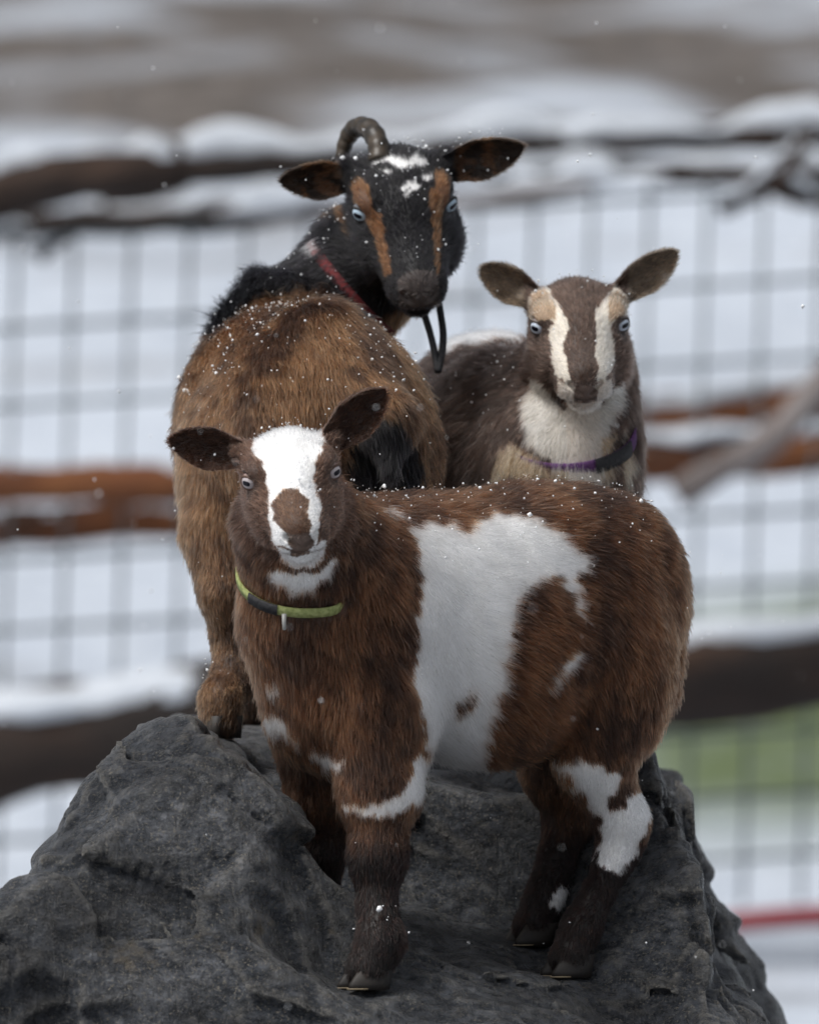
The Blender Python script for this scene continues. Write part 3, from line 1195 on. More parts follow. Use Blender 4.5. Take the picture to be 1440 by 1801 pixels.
def hoof(parent, foot, fwd, s=.92, rim=True):
    """cloven hoof: two claws side by side"""
    fwd = np.array([fwd[0], fwd[1], 0.0])
    fwd /= np.linalg.norm(fwd)
    sd = np.array([-fwd[1], fwd[0], 0])
    V, F = [], []
    for k in (-1, 1):
        prof = [(-.012, .009, 0), (0, .0105, 0), (.012, .010, 0), (.021, .006, 0), (.0245, .002, 0)]
        ring = []
        levels = [(0.0, 1.0, 0.0), (.006, 1.0, -.001), (.022, .80, -.008)]
        o0 = len(V)
        m_ = 14
        for z, sc_, sh in levels:
            for j in range(m_):
                an = 2 * math.pi * j / m_
                x = math.cos(an)
                y = math.sin(an)
                lx = (x * .020 + .004 + (.004 * x * x if x > 0 else 0)) * sc_ + sh
                ly = y * .0098 * sc_ * (1 - .35 * max(0, x)) + k * .0108
                V.append(foot + s * (fwd * lx + sd * ly + np.array([0, 0, z])))
        for l in range(len(levels) - 1):
            for j in range(m_):
                j2 = (j + 1) % m_
                F.append((o0 + l * m_ + j, o0 + l * m_ + j2, o0 + (l + 1) * m_ + j2, o0 + (l + 1) * m_ + j))
        F.append(tuple(o0 + j for j in range(m_ - 1, -1, -1)))
        F.append(tuple(o0 + 2 * m_ + j for j in range(m_)))
    o = mesh_obj('hoof', np.array(V), F, M_HOOF, parent)
    if rim:
        for k in (-1, 1):
            pts = []
            for an in np.linspace(-1.25, 1.25, 9):
                x, y = math.cos(an), math.sin(an)
                pts.append(foot + s * (fwd * (x * .0205 + .0045 + .004 * x * x) + sd * (y * .0100 * (1 - .35 * x) + k * .0108) + np.array([0, 0, .0012])))
            Vr, Fr = tube(pts, .0009 * s, 6)
            q = mesh_obj('hoof_rim', Vr + np.array(parent.location) * 0, Fr, M_HOOFRIM, parent)
            q.parent = o


def leg(B, chain, flow=(0, 0, -1), ln=.014):
    """chain of (point, radius m)"""
    for i, ((a, r1), (b_, r2)) in enumerate(zip(chain[:-1], chain[1:])):
        ln = [.015, .010, .008, .0075, .008, .009][min(i + 6 - len(chain), 5)]
        d_ = np.asarray(b_) - np.asarray(a)
        B.rc(a, b_, r1, r2, .014, d_ / np.linalg.norm(d_) + np.array([0, 0, -.2]), ln)


HEAD_H = .0016


def build_goat(name, label, root_loc, B, f, ears, colfn, wd, mz, head_box, nfur, seed, band=None, lids=(.05, .035, .03), nfine=42000, noskin=None, eye=None, fur_kw={}):
    root = empty(name, root_loc, label, 'goat')
    lo, hi = B.bounds()
    V, F = surface_nets(B.eval, lo, hi, .0036)
    hl, hh = head_box
    inb = ((V > hl) & (V < hh)).all(1)
    F = F[~inb[F].all(1)]
    pad = .008
    V2, F2 = surface_nets(B.eval, hl - pad, hh + pad, HEAD_H)
    F = np.vstack([F, F2 + len(V)])
    V = np.vstack([V, V2])
    g = B.grad(V)
    flow, ln = B.fields(V)
    lc = f.loc(V)
    # bare skin: nose pad, lips, rim of the eyes
    nose = ((lc[:, 0] / 1.05) ** 2 + ((lc[:, 1] - 8.2 * mz) / .9) ** 2 + ((lc[:, 2] + 3.6) / .75) ** 2) < 1
    ln = np.where(nose, 0, ln)
    for sx in (-1, 1):
        de = np.linalg.norm(lc - np.array([sx * 3.5 * wd, .75, -1.15]), axis=1)
        ln = np.where(de < 1.0, 0, np.where(de < 1.7, np.minimum(ln, .003), ln))
    lip = (np.abs(lc[:, 2] + 4.75) < .18) & (np.abs(lc[:, 0]) < 1.9) & (lc[:, 1] > 5.4 * mz)
    ln = np.where(lip, 0, ln)
    if band is not None:                       # coat pressed flat under and just above the collar
        hgt = (V - band[0]) @ band[1]
        near = np.linalg.norm(V - band[0], axis=1) < band[2]
        ln = np.where(near & (hgt > -.0055) & (hgt < .0065), .0, np.where(near & (hgt >= .0065) & (hgt < .020), np.minimum(ln, .012), ln))
    bodyV, bodyF = [V], [F]
    flows, lns = [flow], [ln]
    kinds = [np.zeros(len(V), int)]
    n0 = len(V)
    for (ev, ef, inner, efl) in ears:
        bodyV.append(ev)
        bodyF.append(ef + n0)
        n0 += len(ev)
        flows.append(efl)
        lns.append(np.where(inner, .0055, .005))
        kinds.append(np.where(inner, 2, 1))
    for (ev, ef) in eyelids(f, wd):
        bodyV.append(ev)
        bodyF.append(ef + n0)
        n0 += len(ev)
        flows.append(np.zeros((len(ev), 3)))
        lns.append(np.zeros(len(ev)))
        kinds.append(np.full(len(ev), 3))
    V, F = np.vstack(bodyV), np.vstack(bodyF)
    flow, ln, kind = np.vstack(flows), np.concatenate(lns), np.concatenate(kinds)
    vn = np.vstack([g, np.zeros((len(V) - len(g), 3))])
    C = colfn(V, vn)
    C[kind == 3, :3] = lids
    nose2 = np.zeros(len(V), bool)
    nose2[:len(nose)] = nose | lip
    if noskin is not None:
        C[nose2, :3] = noskin
    C[:, 3] = 1
    mesh_obj('body', V, F, M_SKIN, root, colors=np.clip(C, 0, .9))
    if FUR > 0:
        isface = np.zeros(len(V), bool)
        lcv = f.loc(V)
        isface = (lcv[:, 1] > -5.5) & (np.abs(lcv[:, 0]) < 5) & (lcv[:, 2] > -7.5) & (lcv[:, 2] < 4) & (lcv[:, 1] < 10)
        isear = (kind == 1) | (kind == 2)
        fb = ~(isface | isear)
        grow('fur', root, V, F, flow, np.where(isface | isear, 0, ln * .86), colfn, nfur, seed=seed, radius=.00021, **fur_kw)
        grow('face_fur', root, V, F, flow, np.where(isface & ~isear, ln, 0), colfn, nfine, seed=seed + 1, radius=.00020, lift=.10, clump=.35, clump_d=.0035, gravity=.05)
        ek = lambda p, nn: colfn(p, nn)
        grow('ear_fur', root, V, F, flow, np.where(isear, ln, 0), colfn, nfine // 4, seed=seed + 2, radius=.00018, lift=.25, clump=.2, clump_d=.004, gravity=.0)
    add_eyes(root, f, wd, *(eye or ((.45, .55, .68), (.35, .25, .22))))
    return root, V, F, kind


def specks(parent, V, F, n, seed, up=.15, yfront=None):
    """snow grains caught in the coat on the upper sides"""
    r = np.random.default_rng(seed)
    T = F[:, :3]
    e = np.cross(V[T[:, 1]] - V[T[:, 0]], V[T[:, 2]] - V[T[:, 0]])
    ar = np.linalg.norm(e, axis=1)
    nz = e[:, 2] / np.maximum(ar, 1e-12)
    wt = ar * np.clip(nz - up, 0, 1) ** 1.2
    ti = np.searchsorted(np.cumsum(wt) / wt.sum(), r.random(n))
    ti = np.clip(ti, 0, len(T) - 1)
    p = V[T[ti]].mean(1) + (e[ti] / ar[ti][:, None]) * r.uniform(.004, .010, n)[:, None] + r.normal(size=(n, 3)) * .0015
    ico = [(0, 0, 1), (.9, 0, .3), (.3, .85, .2), (-.75, .5, .3), (-.7, -.55, .2), (.3, -.8, .3), (0, 0, -.8)]
    icf = [(0, 1, 2), (0, 2, 3), (0, 3, 4), (0, 4, 5), (0, 5, 1), (6, 2, 1), (6, 3, 2), (6, 4, 3), (6, 5, 4), (6, 1, 5)]
    VV, FF = [], []
    for i in range(n):
        s = .0007 * math.exp(r.normal() * .45)
        A = r.normal(size=(3, 3))
        q, _ = np.linalg.qr(A)
        sc3 = r.uniform(.6, 1.5, 3)
        o0 = len(VV)
        for v in ico:
            VV.append(p[i] + q @ (np.array(v) * s * sc3))
        FF += [tuple(o0 + k for k in f_) for f_ in icf]
    o = mesh_obj('snow_specks', np.array(VV), FF, M_GRAIN, parent)
    o['kind'] = 'stuff'
    return o


# ================================================================== goat in front: brown and white kid
BRN = lin(46, 30, 22)
BRN_D = lin(62, 40, 29)
BRN_L = lin(88, 57, 38)
WHT = np.array([.92, .915, .90])


def poly_px(zx, zy, sc_, pts):
    return np.array([(zx + a * sc_, zy + b_ * sc_) for a, b_ in pts])


g1_flank = poly_px(640, 820, .4306, [(85, 165), (150, 190), (215, 245), (300, 235), (370, 235), (430, 275), (480, 215), (510, 190), (600, 195), (700, 220), (790, 255), (850, 295), (900, 370), (945, 390), (940, 430), (890, 470), (915, 560), (905, 640), (878, 600), (855, 520), (800, 450), (740, 470), (680, 520), (650, 600), (625, 700), (610, 850), (580, 960), (560, 1020), (520, 1100), (500, 1250), (470, 1330), (300, 1330), (255, 1150), (240, 1000), (200, 900), (195, 840), (225, 750), (215, 640), (235, 500), (215, 330), (185, 240), (110, 200)])
g1_dark = poly_px(640, 820, .4306, [(470, 930), (440, 1000), (375, 1045), (395, 985)])
g1_stifle = poly_px(640, 820, .4306, [(870, 765), (910, 770), (905, 815), (850, 845), (800, 905), (778, 950), (772, 910), (800, 830)])
g1_elbow = poly_px(560, 1280, .4722, [(92, 280), (200, 295), (280, 275), (335, 215), (360, 100), (435, 130), (440, 230), (380, 290), (250, 335), (160, 335), (95, 315)])
g1_hock = poly_px(560, 1280, .4722, [(870, 140), (960, 130), (1060, 150), (1140, 190), (1100, 240), (1080, 310), (1130, 310), (1160, 250), (1225, 235), (1245, 330), (1200, 440), (1160, 510), (1110, 545), (1050, 505), (1020, 470), (1060, 420), (1040, 350), (1000, 280), (940, 210)])
g1_past = poly_px(560, 1280, .4722, [(880, 600), (940, 580), (945, 640), (910, 685), (860, 660)])
g1_ch1 = poly_px(330, 1180, .2153, [(640, 130), (720, 120), (735, 180), (650, 275)])
g1_ch2 = poly_px(330, 1180, .2153, [(570, 400), (640, 365), (760, 420), (840, 500), (930, 660), (850, 630), (790, 540), (640, 580), (580, 510)])
g1_ch3 = poly_px(330, 1180, .2153, [(970, 690), (1100, 680), (1270, 750), (1240, 860), (1100, 810)])
Z1 = (280, 660, 1 / 3)
g1_blaze = poly_px(*Z1, [(500, 250), (560, 190), (700, 180), (805, 200), (870, 320), (862, 390), (822, 455), (817, 560), (850, 650), (852, 720), (838, 830), (818, 915), (790, 928), (800, 860), (800, 790), (780, 720), (790, 660), (740, 610), (680, 590), (620, 610), (600, 680), (605, 760), (640, 815), (670, 830), (692, 918), (615, 893), (590, 840), (575, 740), (575, 620), (568, 540), (540, 460), (488, 385), (483, 330)])
g1_lip = poly_px(*Z1, [(622, 890), (670, 935), (720, 955), (790, 950), (845, 875), (888, 890), (868, 975), (795, 1030), (715, 1030), (642, 985)])
g1_chin = poly_px(*Z1, [(570, 1050), (620, 1025), (720, 1060), (850, 1035), (925, 955), (960, 975), (890, 1100), (800, 1160), (700, 1170), (590, 1120)])

A1 = radians(30)
f1 = np.array([-math.cos(A1), -math.sin(A1), 0])           # the way the front goat's body points
r1 = np.array([-math.sin(A1), math.cos(A1), 0])            # its right side
R1 = np.stack([f1, r1, [0, 0, 1.0]], 1)


def col1(p, nn):
    n = len(p)
    q = to_px(p)
    jit = vnoise(p, 60, 4, 2)[:, :2] * 7
    qj = q + jit
    big = snoise(p, 9, 41, 2)
    sml = snoise(p, 45, 42, 2)
    k = np.clip(.45 + .5 * big + .3 * sml, 0, 1)[:, None]
    c = BRN * (1 - k) + BRN_L * k * .9 + 0
    c = c * (1 - .12 * np.clip(-big, 0, 1))[:, None]
    z = p[:, 2]
    leg_ = np.clip((P(0, 1400, 0)[2] - z) / .05, 0, 1)[:, None]
    c = c * (1 - leg_) + lin(19, 9, 6) * leg_
    toe = np.clip((P(0, 1640, 0)[2] - z) / .05, 0, 1)[:, None]
    c = c * (1 - toe) + lin(16, 12, 11) * toe
    lc = F1.loc(p)
    face = (lc[:, 1] > -5.0) & (np.abs(lc[:, 0]) < 5.2) & (lc[:, 2] > -8.5) & (lc[:, 2] < 3)
    c[face] = lin(68, 48, 38) * (1 + .12 * sml[face])[:, None]
    mid = face & (np.abs(lc[:, 0]) < 1.6) & (lc[:, 1] > 1)
    c[mid] = lin(78, 55, 41)
    ear = np.abs(lc[:, 0]) > 4.6
    ear &= (lc[:, 2] > -4) & (np.linalg.norm(lc, axis=1) < 14)
    c[ear] = lin(46, 29, 21) * (1 + .25 * sml[ear])[:, None]
    front = (p - P(800, 1100, .02)) @ r1 < .035
    w_ = np.zeros(n, bool)
    bodyz = ~face & ~ear
    for pl in (g1_flank, g1_stifle, g1_elbow, g1_hock, g1_ch1, g1_ch2, g1_ch3):
        w_ |= in_poly(qj, pl) & bodyz & front
    w_ |= in_poly(qj, g1_past) & bodyz
    w_ &= ~(in_poly(qj, g1_dark) & bodyz)
    q2 = q + jit * .45
    for pl in (g1_blaze, g1_lip, g1_chin):
        w_ |= in_poly(q2, pl) & ~ear & (lc[:, 1] > -8)
    c = np.where(w_[:, None], WHT * (1 + .05 * sml[:, None]), c)
    nose_ = (np.abs(lc[:, 0]) < 1.3) & (lc[:, 1] > 6.9) & (lc[:, 2] < -2.6) & (lc[:, 2] > -4.6) & ~w_
    c[nose_] = lin(84, 69, 61)
    a = np.where(w_, .0, np.where(face | ear, .25, np.clip(.45 + .5 * sml, .1, 1) * (1 - .65 * leg_[:, 0])))
    return np.column_stack([c, a])


F1 = Frame(P(509, 810, -.205), radians(3), radians(27), radians(-7), 1.04)
B1 = Body()
cc1 = P(512, 1027, -.125)
ax1 = np.array([.02, -.55, .84]) / np.linalg.norm([.02, -.55, .84])
dn = np.array([0, 0, -1.0])
bk1 = -f1 + np.array([0, 0, -.35])
B1.el(P(1076, 1055, .088), (.068, .062, .080), R1, .05, -f1 * .8 + dn * .7, .0165)          # rump
B1.el(P(975, 985, .055), (.090, .062, .062), R1, .05, -f1 + dn * .25, .0165)               # loin
B1.el(P(860, 1110, .015), (.130, .092, .117), R1, .05, -f1 + dn * .45, .018)               # barrel
B1.el(P(700, 1030, -.035), (.080, .062, .075), R1, .05, -f1 + dn * .5, .018)               # withers
B1.el(P(632, 1155, -.062), (.072, .070, .100), R1, .034, dn * 1 - f1 * .3, .018)            # shoulders
B1.el(P(556, 1170, -.085), (.044, .048, .074), R1, .05, dn, .018)                          # brisket
B1.rc(P(610, 1050, -.06), P(520, 905, -.125), .068, .048, .045, dn + r1 * .1, .018)         # neck
B1.rc(P(528, 1080, -.10), P(515, 950, -.145), .045, .037, .04, dn, .017)                   # throat
B1.el(P(1084, 1170, .036), (.054, .040, .088), R1, .014, dn * 1.0 - f1 * .25, .0155)         # near thigh
B1.el(P(1050, 1170, .145), (.054, .040, .088), R1, .03, dn, .0155)                          # far thigh
B1.rc(P(1172, 1070, .14), P(1174, 1220, .16), .017, .009, .02, dn, .018)                  # tail
B1.el(P(682, 1235, -.092), (.048, .030, .078), R1, .016, dn * 1.0 - f1 * .2, .016)           # shoulder
B1.el(P(1108, 1466, .062), (.013, .012, .022), None, .012, dn, .010)                        # hock
B1.el(P(1015, 1448, .148), (.012, .011, .020), None, .012, dn, .010)
B1.el(P(665, 1508, -.128), (.0225, .022, .026), None, .012, dn, .010)                       # knee
add_head(B1, F1, 1.0, .98, .006, .008, 1.0, .92)


def gz(px, py, y):
    q = P(px, py, y)
    q[2] = rock_z(q[0], q[1])
    return q


u = .0005
hFL, hFR = gz(648, 1745, -.155), gz(560, 1660, .035)
hHL, hHR = gz(1003, 1716, .02), gz(938, 1660, .105)
UP = np.array([0, 0, 1.0])
for h_ in (hFL, hFR, hHL, hHR):
    print('FOOT', to_px(h_[None])[0], h_, flush=True)
leg(B1, [(P(655, 1250, -.10), .048), (P(668, 1390, -.115), .033), (P(664, 1500, -.125), .0195), (P(662, 1590, -.135), .0138), (hFL + UP * .042 - f1 * .012, .0180), (hFL + UP * .018 + f1 * .000, .0190)])
leg(B1, [(P(560, 1260, .0), .046), (P(572, 1400, .02), .031), (P(568, 1500, .025), .0165), (hFR + UP * .04, .0155), (hFR + UP * .018, .0165)])
leg(B1, [(P(1050, 1240, .045), .046), (P(1042, 1330, .04), .032), (P(1092, 1440, .055), .0200), (P(1080, 1510, .055), .0135), (hHL + UP * .045 - f1 * .012, .0145), (hHL + UP * .018, .0180)])
leg(B1, [(P(1010, 1260, .135), .048), (P(985, 1350, .13), .033), (P(1000, 1440, .14), .0185), (hHR + UP * .045 - f1 * .012, .0140), (hHR + UP * .018, .0175)])
ears1 = [make_ear(F1.p(-3.4, -3.6, -.8), P(297, 772, -.165), (-.15, -1, -.25), .038, .75, .0, .5, .75),
         make_ear(F1.p(3.4, -3.6, -.7), P(678, 684, -.165), (.35, -1, -.1), .038, .75, .0, .5, .75)]
g1, V1, Fc1, k1 = build_goat('goat', 'brown and white kid with white blaze and green collar standing on the boulder in front', P(800, 1720, .0), B1, F1, ears1, col1, .98, 1.0,
                             (P(405, 720, -.30) - np.array([0, .0, 0]), P(625, 1030, -.30) * np.array([1, 0, 1]) + np.array([0, -.10, .17])) if False else (np.array([P(400, 0, -.2)[0], -.32, P(0, 1025, -.2)[2]]), np.array([P(625, 0, -.2)[0], -.135, P(0, 715, -.2)[2]])),
                             330000, 100, noskin=lin(104, 87, 78), lids=tuple(lin(92, 68, 56)), eye=((.52, .47, .48), (.45, .33, .30)), band=(cc1, ax1, .060))
for h_ in (hFL, hFR, hHL, hHR):
    hoof(g1, h_, f1)
specks(g1, V1, Fc1, 600, 5)

# ================================================================== horned goat behind, seen from the rump, looking back
G2B = lin(46, 31, 22)
G2L = lin(88, 62, 42)
BLK = lin(13, 12, 15)
A2 = radians(60)                                                      # points away and to picture left
f2 = np.array([-math.cos(A2), math.sin(A2), 0])
r2 = np.array([f2[1], -f2[0], 0])
R2 = np.stack([f2, r2, UP], 1)
F2 = Frame(P(709, 336, .37), radians(5), radians(41), radians(-6), 1.2)
g2_dors = np.array([(250, 700), (290, 660), (312, 610), (350, 575), (400, 545), (470, 520), (560, 512), (660, 535), (700, 520), (720, 420), (560, 380), (380, 420), (240, 560)])
g2_tail = np.array([(628, 770), (660, 740), (700, 745), (735, 790), (748, 840), (740, 870), (610, 870), (615, 820)])
Z2 = (460, 180, 500 / 1440)
g2_poll = poly_px(*Z2, [(545, 265), (600, 240), (690, 262), (740, 290), (790, 245), (830, 262), (835, 310), (760, 325), (690, 345), (600, 350), (555, 330)])
g2_star = poly_px(*Z2, [(860, 350), (850, 400), (800, 430), (740, 470), (720, 470), (700, 430), (740, 400), (790, 380)])
g2_st1 = poly_px(*Z2, [(455, 400), (500, 375), (540, 420), (560, 520), (605, 570), (620, 640), (640, 760), (655, 860), (625, 890), (595, 800), (575, 700), (545, 625), (490, 560), (455, 480)])
g2_st2 = poly_px(*Z2, [(875, 340), (930, 345), (960, 420), (945, 500), (915, 560), (912, 700), (905, 840), (888, 890), (875, 800), (870, 650), (850, 540), (850, 460), (880, 400)])
g2_cheek = poly_px(*Z2, [(360, 530), (400, 520), (425, 590), (405, 610), (375, 590)])
g2_neckw = poly_px(*Z2, [(205, 740), (270, 690), (290, 760), (250, 790)])


def col2(p, nn):
    q = to_px(p)
    jit = vnoise(p, 55, 14, 2)[:, :2] * 8
    qj = q + jit
    big, sml = snoise(p, 9, 51, 2), snoise(p, 45, 52, 2)
    k = np.clip(.42 + .8 * big + .4 * sml, 0, 1)[:, None]
    c = G2B * (1 - k) + G2L * k
    a = np.clip(.55 + .5 * sml, .1, 1)
    lc = F2.loc(p)
    behind = (p - P(545, 760, .25)) @ f2
    blk = (in_poly(qj, g2_dors) | in_poly(qj, g2_tail)) | ((behind > .17) & (q[:, 1] < 590)) | (behind > .30)
    c = np.where(blk[:, None], BLK, c)
    a = np.where(blk, .15, a)
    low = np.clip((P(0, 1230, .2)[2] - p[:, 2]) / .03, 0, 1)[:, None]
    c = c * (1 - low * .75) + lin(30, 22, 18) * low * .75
    face = (lc[:, 1] > -9) & (np.abs(lc[:, 0]) < 5.4) & (lc[:, 2] > -9.5) & (lc[:, 2] < 4) & (q[:, 1] < 560)
    c[face] = BLK
    a[face] = .12
    q2 = q + jit * .4
    st = (in_poly(q2, g2_st1) | in_poly(q2, g2_st2) | in_poly(q2, g2_cheek)) & face
    c[st] = lin(88, 56, 34)
    a[st] = .35
    whp = (in_poly(q2, g2_poll) | in_poly(q2, g2_star)) & face
    mixw = whp & (sml > -.35)
    c[mixw] = WHT * .9
    a[mixw] = 0
    nw = in_poly(q, g2_neckw)
    c[nw] = WHT * .9
    ear = (np.abs(lc[:, 0]) > 4.4) & (lc[:, 2] > -3.5) & (np.linalg.norm(lc, axis=1) < 15) & (lc[:, 1] < 1)
    c[ear] = lin(38, 28, 21) * (1 + .3 * sml[ear])[:, None]
    tan = ear & (np.abs(lc[:, 0]) > 4.6) & (np.abs(lc[:, 0]) < 7.5) & (sml > -.1)
    c[tan] = lin(72, 48, 31)
    muz = face & (lc[:, 1] > 6.9 * 1.14) & (np.abs(lc[:, 0]) < 1.6) & (lc[:, 2] > -4.5)
    c[muz] = lin(66, 59, 57)
    return np.column_stack([c, a])


B2 = Body()
cc2 = P(618, 505, .45)
ax2 = np.array([.72, -.10, .62])
ax2 /= np.linalg.norm(ax2)
bk2 = -f2
B2.el(P(575, 775, .215), (.085, .100, .108), R2, .05, -f2 * .6 + dn * 1.0, .020)             # rump
B2.el(P(490, 755, .30), (.11, .086, .108), R2, .05, -f2 * .8 + dn * .7 , .0185)              # barrel
B2.el(P(485, 745, .42), (.105, .070, .098), R2, .05, -f2 + dn * .5, .0185)                     # chest
B2.rc(P(570, 610, .20), P(678, 740, .125), .040, .024, .022, -f2 * .5 + dn + r2 * .3, .019)          # hip
B2.el(P(505, 592, .44), (.065, .040, .048), R2, .04, UP + np.array([.2, -.2, 0]), .046)                     # withers
B2.rc(P(520, 630, .46), P(648, 465, .45), .056, .044, .05, np.array([-.6, -.2, -.8]), .026)  # neck
B2.rc(P(645, 460, .45), P(695, 430, .42), .046, .044, .04, np.array([-.4, -.1, -.9]), .0185)
B2.rc(P(680, 735, .125), P(685, 815, .105), .017, .008, .02, dn + np.array([0, -.3, 0]), .020)  # tail
B2.el(P(405, 875, .235), (.052, .036, .082), R2, .04, dn - f2 * .1, .020)                      # near thigh
B2.el(P(650, 880, .22), (.060, .045, .085), R2, .04, dn, .020)
hA, hB = gz(388, 1300, .17), gz(640, 1380, .26)
hC, hD = gz(430, 1330, .47), gz(540, 1340, .52)
leg(B2, [(P(398, 930, .225), .039), (P(408, 1040, .20), .026), (P(418, 1120, .21), .0205), (P(410, 1200, .195), .0175), (hA + UP * .035, .016), (hA + UP * .017, .018)], ln=.012)
leg(B2, [(P(630, 950, .22), .044), (P(630, 1060, .21), .028), (P(640, 1140, .24), .0185), (hB + UP * .035, .0185), (hB + UP * .017, .021)], ln=.012)
leg(B2, [(P(440, 820, .44), .042), (P(435, 1000, .46), .026), (hC + UP * .035, .018), (hC + UP * .017, .021)], ln=.012)
leg(B2, [(P(540, 820, .49), .042), (P(540, 1000, .51), .026), (hD + UP * .035, .018), (hD + UP * .017, .021)], ln=.012)
add_head(B2, F2, 1.14, .96, .007, .015, .92, 1.10)
ears2 = [make_ear(F2.p(-3.2, -3.4, -1.0), P(492, 318, .40), (-.1, -1, -.35), .036, .75, .0, .5, .7),
         make_ear(F2.p(3.2, -3.2, -.8), P(922, 256, .40), (.2, -1, -.35), .040, .75, .0, .5, .7)]
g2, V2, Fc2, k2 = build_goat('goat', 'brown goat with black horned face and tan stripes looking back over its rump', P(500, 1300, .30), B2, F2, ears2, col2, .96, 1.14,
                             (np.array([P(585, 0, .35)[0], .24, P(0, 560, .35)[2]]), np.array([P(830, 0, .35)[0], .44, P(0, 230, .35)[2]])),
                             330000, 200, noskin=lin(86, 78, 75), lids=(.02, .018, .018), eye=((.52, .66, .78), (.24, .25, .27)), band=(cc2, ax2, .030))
for h_, d_ in ((hA, f2), (hB, f2), (hC, f2), (hD, f2)):
    hoof(g2, h_, d_, .92, False)
specks(g2, V2, Fc2, 1000, 6, .05)
hp = catmull([P(668, 285, .395), P(664, 250, .405), P(648, 226, .425), P(628, 224, .445), P(610, 245, .455), P(602, 275, .455), P(604, 305, .45)], 22)
tt = np.linspace(0, 1, len(hp))
hr = np.interp(tt, [0, .5, 1], [.0105, .0092, .0050]) * (1 + .045 * np.sin(tt * 62) + .02 * np.sin(tt * 23 + 1))
Vh, Fh = tube(hp, hr, 20)
mesh_obj('horn', Vh, Fh, M_HORN, g2)

# ================================================================== kid with striped face behind the front goat
G3D = lin(48, 37, 32)
CRM = lin(205, 190, 170)
F3 = Frame(P(1018, 545, .30), radians(2), radians(28), radians(-2), 1.08)
A3 = radians(58)
f3 = np.array([math.cos(A3), -math.sin(A3), 0])                       # towards the camera and picture right
r3 = np.array([f3[1], -f3[0], 0])
R3 = np.stack([f3, r3, UP], 1)
Z3 = (760, 420, 1 / 3)
g3_s1 = poly_px(*Z3, [(600, 245), (635, 300), (690, 380), (715, 440), (700, 560), (708, 660), (720, 720), (745, 790), (780, 830), (720, 800), (680, 740), (640, 720), (620, 620), (620, 520), (640, 440), (600, 420), (530, 440), (500, 400), (500, 330), (540, 270)])
g3_s2 = poly_px(*Z3, [(960, 235), (930, 290), (870, 350), (855, 430), (870, 520), (860, 620), (875, 680), (870, 760), (850, 830), (890, 790), (930, 720), (960, 640), (965, 540), (945, 440), (990, 400), (1040, 410), (1045, 330), (1010, 270)])
g3_t1 = poly_px(*Z3, [(530, 290), (590, 260), (640, 330), (655, 420), (600, 430), (530, 445), (495, 400)])
g3_t2 = poly_px(*Z3, [(985, 270), (1040, 330), (1050, 400), (990, 405), (935, 440), (915, 350), (940, 290)])
g3_thr = poly_px(*Z3, [(560, 745), (600, 760), (620, 860), (700, 920), (800, 930), (900, 890), (950, 800), (990, 740), (1040, 830), (1010, 940), (960, 1010), (880, 1100), (800, 1190), (680, 1240), (580, 1160), (500, 1090), (450, 960), (460, 860), (500, 760)])
g3_lip = poly_px(*Z3, [(700, 850), (760, 895), (830, 895), (880, 850), (900, 870), (850, 925), (740, 930), (690, 880)])
g3_che = poly_px(*Z3, [(345, 1120), (420, 1080), (520, 1130), (640, 1240), (820, 1200), (900, 1080), (960, 1020), (975, 1130), (960, 1300), (300, 1300)])
g3_che2 = poly_px(*Z3, [(1000, 990), (1060, 1060), (1060, 1320), (1010, 1320), (1020, 1120)])
g3_back = poly_px(*Z3, [(-200, 420), (60, 430), (300, 440), (480, 470), (470, 540), (330, 545), (150, 570), (60, 600), (-200, 620)])


